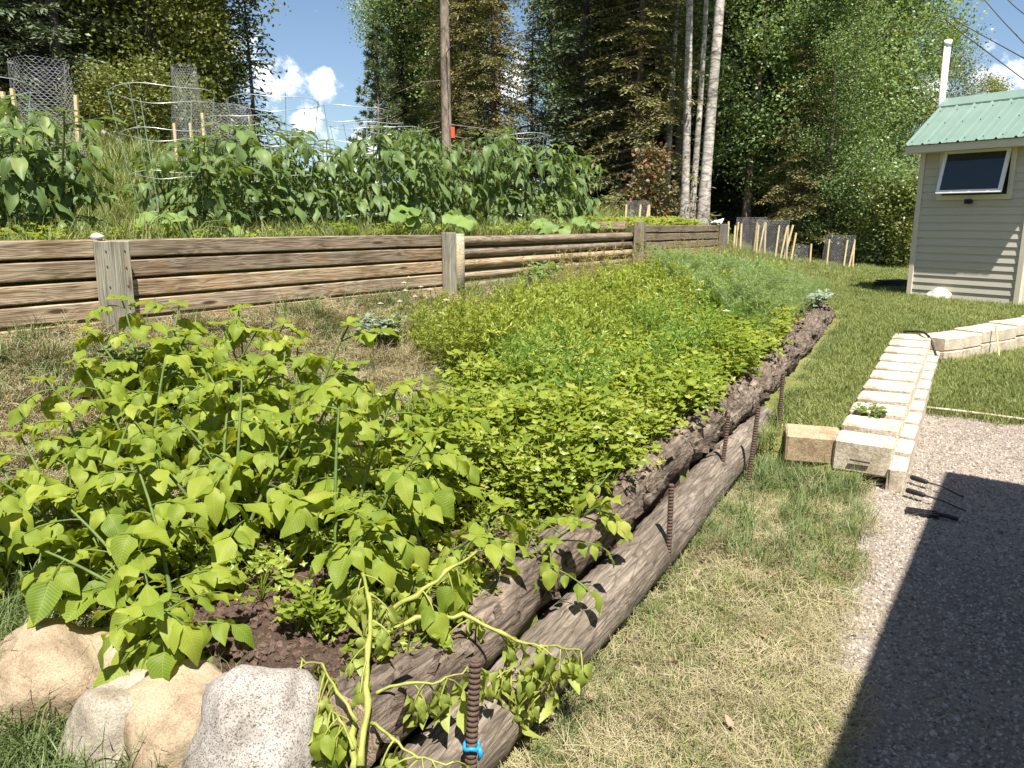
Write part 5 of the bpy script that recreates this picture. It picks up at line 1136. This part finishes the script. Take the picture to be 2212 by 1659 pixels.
for args in (
    ('spruce_a', -70, 13.0, 1.0, 0.3, 'dark spruce at the left picture edge with dead grey lower twigs'),
    ('spruce_a', 55, 14.5, 1.05, 2.1, 'dark spruce standing right behind the tall netting guard'),
    ('spruce_b', 165, 13.6, 1.0, 4.0, 'dark spruce between the netting guard and the leafy maple'),
    ('spruce_a', 285, 16.5, 1.0, 5.1, 'dark spruce rising behind the leafy maple on the left'),
    ('spruce_b', 400, 18.5, 1.0, 1.1, 'dark spruce deep behind the right part of the left grove'),
    ('maple_a', 352, 14.4, .98, .6, 'leafy olive-green maple over the white fallen trunk'),
    ('maple_b', 408, 15.0, 1.0, 2.2, 'leafy maple in the middle of the left grove'),
    ('maple_b', 478, 16.2, .92, 4.4, 'open-crowned maple at the sky side of the left grove'),
    ('aspen_b', 345, 17.5, .9, 3.1, 'taller green aspen topping the left grove beside the sky'),
    ('sapling_spruce', 562, 15.5, .92, 1.0, 'small dark spruce against the white cloud at left'),
    ('pine_a', 826, 21.0, .72, 0.0, 'small dense pine standing free against the blue sky'),
    ('aspen_c', 985, 24.5, .95, 1.2, 'round-topped aspen right behind the small pine'),
    ('bare_spruce', 968, 17.0, 1.0, .4, 'tall straight conifer with bare grey trunk and orange ribbon'),
    ('olive_a', 1005, 21.5, 1.05, 1.9, 'olive spruce directly behind the bare straight trunk'),
    ('olive_b', 1065, 20.0, .85, 3.2, 'shorter olive spruce right of the bare straight trunk'),
    ('pine_tall', 1075, 24.0, .95, 1.4, 'airy tall pine with sky showing through beside the olive spruce'),
    ('olive_b', 1148, 21.5, .62, 5.0, 'low bushy olive conifer under the sky gap'),
    ('aspen_c', 1196, 25.0, 1.0, 2.0, 'slender white-trunked aspen in the sky gap'),
    ('spruce_b', 1255, 19.5, 1.15, .8, 'darkest tall spruce in the middle of the forest edge'),
    ('spruce_a', 1320, 22.0, 1.1, 3.4, 'tall dark spruce behind the olive one in mid forest'),
    ('olive_a', 1372, 18.2, 1.0, 2.4, 'broad olive spruce left of the white birch trunks'),
    ('birch', 1436, 19.0, .85, 1.0, 'thin birch with pale trunk beside the broad olive spruce'),
    ('birch', 1478, 17.2, .92, 3.9, 'slim white birch close left of the thickest one'),
    ('birch', 1492, 17.6, .75, 5.5, 'thinnest white birch between the other birch trunks'),
    ('birch', 1516, 15.6, 1.1, 0.2, 'thickest white birch trunk behind the end of the timber wall'),
    ('aspen_a', 1460, 23.5, 1.0, 4.5, 'green aspen crown behind the birch trunks'),
    ('spruce_b', 1590, 22.5, 1.05, 1.5, 'shadowed spruce just right of the thickest birch'),
    ('spruce_a', 1655, 23.5, 1.0, 2.6, 'shadowed spruce in the dark hollow of the forest edge'),
    ('aspen_b', 1610, 20.0, .98, .2, 'green aspen hanging over the dark hollow'),
    ('aspen_a', 1690, 22.0, 1.0, 5.6, 'tall aspen left of the narrow sky window'),
    ('olive_b', 1725, 19.0, .72, 1.8, 'low olive spruce right of the dark hollow'),
    ('spruce_b', 1806, 27.0, .62, .5, 'small pointed spruce inside the narrow sky window'),
    ('aspen_b', 1790, 18.6, .55, 3.3, 'young aspen with leaning thin trunk by the right guards'),
    ('aspen_b', 1838, 20.5, 1.0, 2.9, 'big bright aspen left of the shed'),
    ('aspen_b', 1895, 22.5, .8, 1.7, 'bright aspen right behind the left corner of the shed'),
    ('aspen_a', 1825, 24.0, 1.0, 1.0, 'aspen behind the big bright one near the shed'),
    ('maple_b', 2032, 23.5, .66, 2.0, 'open leafy tree behind the white vent pipe'),
    ('maple_b', 2105, 26.0, .55, 4.0, 'low leafy tree showing over the shed ridge'),
    ('spruce_a', 1945, 27.0, .6, 4.1, 'dark spruce behind the aspens near the shed'),
    ('bush', 1840, 19.2, .9, 1.0, 'shadowed leafy bush beside the right netting guards'),
    ('bush_green', 1915, 18.0, .85, 2.0, 'bright green bush at the lawn edge left of the shed'),
    ('bush', 1960, 17.5, .8, 3.5, 'olive bush touching the shed corner'),
    ('bush', 1765, 20.0, .8, 5.0, 'low bush between the right netting guards'),
    ('bush', 330, 12.6, .62, 4.0, 'low bush at the foot of the left grove'),
    ('bush', 250, 12.8, .5, 1.0, 'leafy bush behind the white fallen trunk'),
    ('bush', 420, 13.2, .6, 2.5, 'bush behind the narrow netting guard'),
    ('red_bush', 1408, 14.5, .72, 1.0, 'bronze-leaved shrub before the thin birch'),
    ('bush_green', 905, 19.0, .6, 1.0, 'small green bush left of the bare straight trunk'),
    ('olive_b', 1010, 17.8, .3, 1.0, 'young conifer at the foot of the bare straight trunk'),
): tree(*args)
# deep wood behind the edge trees
def wood():
    rng = np.random.default_rng(5); pts = []; ks = []; protos_ = []
    for k in ('spruce_a', 'spruce_b', 'olive_a', 'aspen_a', 'aspen_b'):
        t, c = TREE[k]; me = bpy.data.meshes.new(k + '_wood'); V = []; F = []; mi = []; n = 0
        for q, src in enumerate((t, c)):
            a = np.zeros(len(src.vertices) * 3); src.vertices.foreach_get('co', a); V.append(a.reshape(-1, 3)); F += [tuple(i + n for i in p.vertices) for p in src.polygons]; mi += [q] * len(src.polygons); n += len(src.vertices)
        me.from_pydata(np.concatenate(V).tolist(), [], F); me.materials.append(t.materials[0]); me.materials.append(c.materials[0]); me.polygons.foreach_set('material_index', mi); me.update(); protos_.append(me)
    S = []; Rr = []
    for i in range(150):
        if i < 100: u = rng.uniform(1225, 1890); Y = rng.uniform(25, 42); s = rng.uniform(.75, 1.1)
        elif i < 112: u = rng.uniform(870, 1010); Y = rng.uniform(26, 36); s = rng.uniform(.7, 1.0)
        elif i < 120: u = rng.uniform(1000, 1210); Y = rng.uniform(27, 40); s = rng.uniform(.22, .4)
        else: u = rng.uniform(-250, 440); Y = rng.uniform(18, 30); s = rng.uniform(.8, 1.1)
        if 1770 < u < 1845: s *= .5
        x, y = far(u, Y); pts.append((x, y, gzp(x, y) - .1)); S.append(s); Rr.append((0, 0, rng.uniform(0, 6.28))); ks.append(rng.integers(0, 3) if (i < 60 or i >= 120) else rng.integers(0, 5))
    scatter('forest', protos_, pts, Rr, S, ks, 'dark mixed forest behind the edge trees')
wood()
# orange ribbon, fallen birch trunk
x, y = far(981, 16.9); z = gzp(x, y); mb = MB(); mb.box(-.04, .04, -.012, .012, -.12, .10, None, .006); o = mb.build('ribbon', M['orange'], None, False); o.location = (x, y, 1.6 + (476 - 294) / FPX * 16.6); tag(o, 'orange marker ribbon on the bare straight trunk', 'ribbon')
x, y = far(205, 11.8); x2, y2 = far(280, 12.0); mb = MB(); mb.tube([(x, y, gzp(x, y) + .22), ((x + x2) / 2, (y + y2) / 2, gzp(x, y) + .2), (x2, y2, gzp(x2, y2) + .16)], [.06, .055, .045], 10); o = mb.build('fallen_trunk', M['bark_birch']); tag(o, 'white fallen birch trunk on the grassy bank at left', 'fallen trunk')

# ------------------------------------------------------------------ power lines
for k, (u0, v0, u1, v1, Y0, Y1) in enumerate(((1975, -12, 2230, 185, 24, 15), (1985, -60 + 55, 2235, 138, 24, 15), (2108, -22, 2250, 132, 22, 15), (2155, -22, 2250, 60, 22, 15))):
    def up_at(u, v, Y):
        x = (u - 1106) / FPX; y = (v - 829) / FPX; t = Y / (math.cos(PITCH) - y * math.sin(PITCH)); return Vector((x * t, Y, EYE - t * (math.sin(PITCH) + y * math.cos(PITCH))))
    p, q = up_at(u0, v0, Y0), up_at(u1, v1, Y1); d = q - p; mb = MB(); mb.tube([p - d * 2 + Vector((0, 0, .25)), p - d * .5 - Vector((0, 0, .03)), p, p.lerp(q, .5) - Vector((0, 0, .03)), q, q + d * .8 + Vector((0, 0, .1))], .011, 5); o = mb.build('power_line', M['cable'])
    tag(o, ('lowest power line running behind the vent pipe', 'second lowest power line above the shed', 'third power line from the left in the upper right sky', 'rightmost power line in the top corner')[k], 'power line', 'power lines over the shed')

# ------------------------------------------------------------------ daisies and single garden plants
def daisy(x, y, z, h, r, seed, label):
    rng = random.Random(seed); e = empty('daisy', (x, y, z), label, 'daisy', 'white daisies by the wall'); lx, ly = rng.uniform(-.06, .06), rng.uniform(-.06, .06)
    mb = MB(); mb.tube([(0, 0, 0), (lx * .4, ly * .4, h * .6), (lx, ly, h)], .002, 4, False); mb.build('stem', M['weed'], e)
    mb = MB(); n = 14
    for k in range(n):
        an = 2 * math.pi * k / n; d = Vector((math.cos(an), math.sin(an), -.12)); s = Vector((-math.sin(an), math.cos(an), 0)); c = Vector((lx, ly, h))
        mb.add([tuple(c + d * r * .2 - s * r * .08), tuple(c + d * r * .2 + s * r * .08), tuple(c + d * r + s * r * .14), tuple(c + d * r - s * r * .14)], [(0, 1, 2, 3)])
    mb.build('petals', M['petal'], e, False); mb = MB(); mb.tube([(lx, ly, h - .002), (lx, ly, h + .006)], [r * .3, r * .18], 8); mb.build('centre', M['yolk'], e)
for k, (u, v, z, lb) in enumerate(((848, 597, 1.17, 'top daisy before the third timber'), (884, 610, 1.16, 'daisy right of the top one'), (856, 627, 1.12, 'daisy in the middle of the group'), (918, 618, 1.14, 'daisy close left of the double post'), (940, 622, 1.13, 'daisy at the foot of the double post'),
        (857, 650, 1.05, 'lower daisy near the timber foot'), (808, 655, 1.06, 'leftmost low daisy of the group'), (972, 645, 1.08, 'daisy right of the double post'), (905, 640, 1.06, 'lowest daisy left of the double post'))):
    q = at(u, v, z); a_, b_ = to_ab(q.x, q.y); b_ = min(b_, 4.05); x, y = ab(a_, b_); z0 = float(gz(a_, b_)); daisy(x, y, z0, max(.12, z - z0), .021, k, 'white ' + lb)
for k, (u, v, z, lb) in enumerate(((1497, 625, 1.1, 'single white flower between celery and dill'), (1321, 948, .64, 'white flower cluster standing in the celery near the log'), (1548, 668, 1.0, 'small white flower at the dill edge'))):
    q = at(u, v, z); daisy(q.x, q.y, gzp(q.x, q.y), z - gzp(q.x, q.y), .028, 20 + k, lb)
def blade_clump(name, a, b, n, ln, w, mat, label, cat, seed, lean=.8, lobe=False):
    p = P3(a, b); rng = random.Random(seed)
    me = grass_tuft(seed, n, .1, ln * .6, ln, w, lean, mat) if not lobe else herb_clump(seed, n, ln, ln * .75, w, mat, 4, 4); o = link(name, me); o.location = p; tag(o, label, cat); return o
blade_clump('ornamental_grass', 5.85, 3.75, 420, .50, .005, M['grass_tall'], 'arching grass clump right of the double post', 'grass clump', 301, 1.0)
blade_clump('silver_plant', 3.9, 3.72, 38, .20, .055, M['silver'], 'silvery dusty plant before the second timber panel', 'plant', 302, lobe=True)
blade_clump('weed_plant', 2.1, 3.72, 26, .2, .05, M['weed'], 'leafy weed at the foot of the broad grey post', 'weed', 303, lobe=True)
blade_clump('weed_plant', 6.5, 4.0, 24, .30, .06, M['squash'], 'bright green milkweed before the round timbers', 'weed', 304, lobe=True)
blade_clump('weed_plant', 6.05, .77, 22, .13, .035, M['weed'], 'leafy weed spreading over the fourth paver from the front', 'weed', 305, lobe=True)
blade_clump('weed_plant', 5.62, .80, 26, .12, .04, M['weed'], 'leafy weed growing over the third paver from the front', 'weed', 306, lobe=True)
blade_clump('weed_plant', 7.35, .80, 8, .14, .05, M['weed'], 'single weed sprout between the middle pavers', 'weed', 307, lobe=True)
blade_clump('cabbage_plant', 9.0, 1.98, 20, .26, .08, M['silver'], 'blue-green leafy plant at the far log end', 'plant', 308, lobe=True)
for i in range(22):       # strawberry row on the far terrace
    a = 9.2 + (i % 11) * .27 + rg.uniform(-.08, .08); b = 4.55 + (i // 11) * .3; o = blade_clump('strawberry_plant', a, b, 14, .2, .055, M['herb_bright'], '%s strawberry plant from the corner post, %s row above the far timbers' % (ORD[i % 11], ('front', 'back')[i // 11]), 'strawberry plant', 320 + i % 4, lobe=True); o['group'] = 'strawberry plants on the far terrace'

# ------------------------------------------------------------------ stuff: herbs, grass, pebbles, clods
parsley = [herb_clump(400 + i, 11, .27 + .03 * (i % 3), .17, .040, M['parsley'], 3, 3) for i in range(6)]
def keep_parsley(a, b):
    bl = b_log(a); inb = (b > bl + .08 + .05 * wiggle(a, b, 5)) & (b < 2.15 + .38 * (a - 2.2)) & (b < 3.5) & (a > 2.35 + .25 * (b < 1.9)) & (a < 7.6)
    p = np.where(inb, .95, 0.0); p = p * (1 - .75 * smooth(a, 6.2, 7.4) * smooth(b, 2.2, 1.6)); return p
scatter('celery_patch', parsley, *spread(2500, 2.2, 7.6, 1.2, 3.4, keep_parsley, .12, .75, 1.25, 6, 0.0, lambda a, b: 1.02 + .28 * wiggle(a, b, 3)), 'bright green celery and parsley leaves filling the bed')
small = [herb_clump(420 + i, 7, .13, .1, .034, M['parsley'], 3, 3) for i in range(3)]
scatter('seedlings', small, *spread(800, 1.4, 4.6, 1.25, 2.6, lambda a, b: np.where(b > b_log(a) + .02, .55, 0), .2, .5, 1.1, 3), 'small leafy seedlings on the bare soil')
carrot = [feather_plant(430 + i, .34, 24, .16, 9, .032, .006, M['carrot']) for i in range(4)]
scatter('carrot_tops', carrot, *spread(520, 3.4, 7.2, 1.3, 2.7, lambda a, b: np.where((b > b_log(a) + .2) & (wiggle(a * 1.2, b * 1.2, 2) > .05), .85, 0), .15, 1.0, 1.5, 4), 'feathery carrot tops among the celery')
herb = [feather_plant(440 + i, .42, 26, .12, 10, .03, .009, M['herb_bright']) for i in range(4)]
scatter('herb_bushes', herb, *spread(1200, 3.9, 9.0, 2.2, 3.9, lambda a, b: np.where(b > 2.35 + .3 * wiggle(a, b, 2), np.clip(.9 - .5 * smooth(b, 3.4, 3.9), 0, 1), 0), .15, .85, 1.4, 4, 0, lambda a, b: 1 - .5 * smooth(b, 2.9, 3.8)), 'bright yellow-green bushy herbs towards the timber wall')
dill = [feather_plant(450 + i, .62, 44, .17, 15, .036, .0042, M['dill']) for i in range(5)]
scatter('dill_patch', dill, *spread(1700, 5.9, 10.0, 1.55, 3.2, lambda a, b: np.where((b > b_log(a) + .1) & (a > 6.4 + .9 * (b - 2.0)), .9, 0),   .1, .68, 1.12, 5, 0, lambda a, b: (.95 + .2 * wiggle(a, b, 2)) * (1 - .48 * smooth(a, 7.3, 9.6))), 'soft blue-green dill at the far end of the bed')
seedw = [feather_plant(460 + i, .55, 30, .11, 8, .02, .009, M['seed_weed']) for i in range(4)]
scatter('seeding_weeds', seedw, *spread(420, 6.2, 11.5, 3.2, 4.15, lambda a, b: np.where(b > 3.3 + .25 * wiggle(a, b, 3), .8, .15), .2, .35, .75, 4), 'tan seeding weeds along the foot of the wall')

G_ = [grass_tuft(500 + i, 60, .09, .022, .062, .0030, .95, M['grass']) for i in range(5)]
GT = [grass_tuft(510 + i, 34, .07, .10, .24, .0042, .9, M['grass_tall']) for i in range(4)]
ST = [grass_tuft(520 + i, 80, .10, .04, .11, .0019, 1.2, M['straw'], flat=.75) for i in range(5)]
GW = [grass_tuft(530 + i, 30, .08, .10, .26, .005, .7, M['grass']) for i in range(4)]
def on_blocks(a, b):
    r1 = (np.abs(b - b_pave(a)) < .19) & (a > 4.9) & (a < 8.55); r2 = (np.abs(b - (row2_b(a) - .04)) < .2) & (a > 8.4) & (a < 10.5); lb = (a > 4.85) & (a < 5.25) & (b > .82) & (b < 1.3); return r1 | r2 | lb
def shed_in(a, b):
    x = A2.x * a + B2.x * b - SO.x; y = A2.y * a + B2.y * b - SO.y; lx = x * E1.x + y * E1.y; ly = x * E2.x + y * E2.y; return (lx > -.05) & (lx < W_ + .05) & (ly > -.02) & (ly < D_ + .05)
free = lambda a, b: ~on_blocks(a, b) & ~shed_in(a, b) & ~gravel_edge(a, b) & ~((b > b_outer(a) - .0) & (b < b_outer(a) + .38) & (a > 1.1) & (a < 9.4))
# dry thatch strip beside the logs, with green patches
patch = lambda a, b: wiggle(a, b * 1.6, 1.7)
scatter('dry_thatch', ST, *spread(5200, -.5, 5.2, -.3, 1.7, lambda a, b: free(a, b) & (b < b_outer(a) + .02) , .25, .7, 1.3, 5), 'dry tan grass thatch between log and gravel')
scatter('strip_grass', G_, *spread(5600, -.5, 5.1, -.3, 1.6, lambda a, b: np.where(free(a, b) & (b < b_outer(a)), np.clip(.42 + .58 * (patch(a, b) > .2) * (a > 1.5) + .6 * smooth(a, 3.6, 4.7), 0, 1), 0), .2, .6, 1.2, 5), 'green tufts growing through the dry thatch')
scatter('block_tall_grass', GT, *spread(900, 3.4, 5.1, .2, 1.5, lambda a, b: np.where(free(a, b) & (b < b_outer(a)), .15 + .8 * smooth(a, 4.3, 4.85), 0), .2, .5, 1.05, 4), 'taller grass in front of the concrete blocks')
scatter('log_foot_grass', GT, *spread(1500, 1.4, 9.0, .9, 1.7, lambda a, b: np.where(np.abs(b - b_outer(a) + .03) < .06, .5, 0), .3, .3, .7, 4), 'grass blades along the foot of the logs')
# lawns
scatter('lawn', G_, *spread(40000, 5.0, 14, -3.4, 4.4, lambda a, b: np.where(free(a, b) & ~(in_bed(a, b)) & (b < np.where(a < 10, b_outer(a) + .1, 4.2)), 1.0, 0), .2, .8, 1.5, 5), 'mown green lawn round the blocks and the shed')
scatter('far_lawn', G_, *spread(42000, 12, 26, -4, 9, lambda a, b: np.where(free(a, b), .9, 0), .2, 1.1, 1.9, 5), 'green lawn reaching to the forest edge')
# slope towards the wall
scatter('slope_straw', ST, *spread(7500, -.5, 8.0, 2.2, 4.2, lambda a, b: np.where(~in_bed(a, b) | (b > 3.0), .9, .1), .3, .8, 1.5, 5), 'dry tan grass on the slope below the timber wall')
scatter('slope_grass', GT, *spread(3600, -.8, 11, 2.2, 4.18, lambda a, b: np.where((~in_bed(a, b) | (b > 3.1)), np.clip(.14 + .45 * (patch(a, b) > .2) + .8 * (b > 4.0), 0, 1), .03), .25, .4, 1.0, 4), 'wispy green grass along the foot of the wall')
scatter('front_grass', GT, *spread(2600, -.9, 1.2, 1.2, 3.4, lambda a, b: np.where(a < 1.02, .9, .2), .25, .6, 1.25, 4), 'grass in front of the boulders')
scatter('front_green', G_, *spread(3000, -.9, 1.0, 1.0, 3.6, lambda a, b: np.ones_like(a) > 0, .25, .8, 1.5, 5), 'short green grass in front of the boulders')
# terrace weeds and the bank beyond
scatter('terrace_grass', GW, *spread(5200, -.5, 12.2, 4.34, 7.2, lambda a, b: np.where(b < 4.6, .2, .7), .25, .45, 1.05, 4), 'pale weedy grass between the tomato plants')
scatter('terrace_weeds', small, *spread(420, .2, 12.0, 4.5, 6.0, lambda a, b: np.ones_like(a) > 0, .25, .5, 1.1, 3), 'low leafy weeds under the tomato plants')
scatter('bank_grass', GW, *spread(9000, -2, 16, 7.0, 16, lambda a, b: np.ones_like(a) > 0, .25, .9, 2.2, 4), 'sunlit tall grass on the bank behind the garden')
# soil crumbs, pebbles, litter
cl = []
for i in range(4):
    me = blob(600 + i, .012, 2, .9, (1.2, 1, .75), 2.6); me.materials.append(M['clod']); cl.append(me)
scatter('soil_crumbs', cl, *spread(12000, 1.15, 4.2, 1.25, 2.9, lambda a, b: np.where(b > b_log(a) - .02, .9, 0), .6, .15, 1.5, 4, .0), 'dark crumbly soil clods between the plants')
pb = []
for i in range(5):
    me = blob(620 + i, .0066, 1, .35, (1.25, 1, .75)); me.materials.append(M['pebble']); pb.append(me)
def gpts(n, a0, a1, b0, b1, s0, s1): return spread(n, a0, a1, b0, b1, lambda a, b: gravel_edge(a, b - .05), .6, s0, s1, 5, .0)
scatter('gravel', pb, *gpts(95000, .6, 6.8, -2.2, .95, .5, 1.35), 'small tan and grey gravel stones')
scatter('gravel_stones', pb, *gpts(900, .6, 6.8, -2.2, .95, 1.4, 2.4), 'larger stones among the fine gravel')
lit = [grass_tuft(640 + i, 5, .12, .05, .14, .0022, 1.0, M['straw'], flat=1.25) for i in range(3)]
scatter('straw_litter', lit, *spread(420, 1.0, 6.6, -1.4, .95, lambda a, b: gravel_edge(a, b), .1, .6, 1.2, 3, .008), 'loose dry stalks scattered on the gravel')
dl = [leaf_mesh('dead_leaf', M['dead_leaf'], .5 + .1 * i, ovate, 4, .4 * i - .3, .4, .4, 700 + i, .6 * i) for i in range(3)]
scatter('dead_leaves', dl, *spread(300, .6, 5.0, -.3, 1.4, lambda a, b: free(a, b) & (b < b_outer(a)), .5, .02, .06, 3, .02), 'scattered reddish dead leaves on the dry strip')
chips = []
for i in range(3):
    me = blob(660 + i, .02, 1, .5, (1.6, .7, .25)); me.materials.append(M['log_old']); chips.append(me)
scatter('bark_crumbs', chips, *spread(900, 1.4, 9.2, 1.2, 2.1, lambda a, b: np.abs(b - b_log(a) - .1) < .12, .5, .4, 1.4, 3, .015), 'reddish rotten wood crumbs along the log tops')
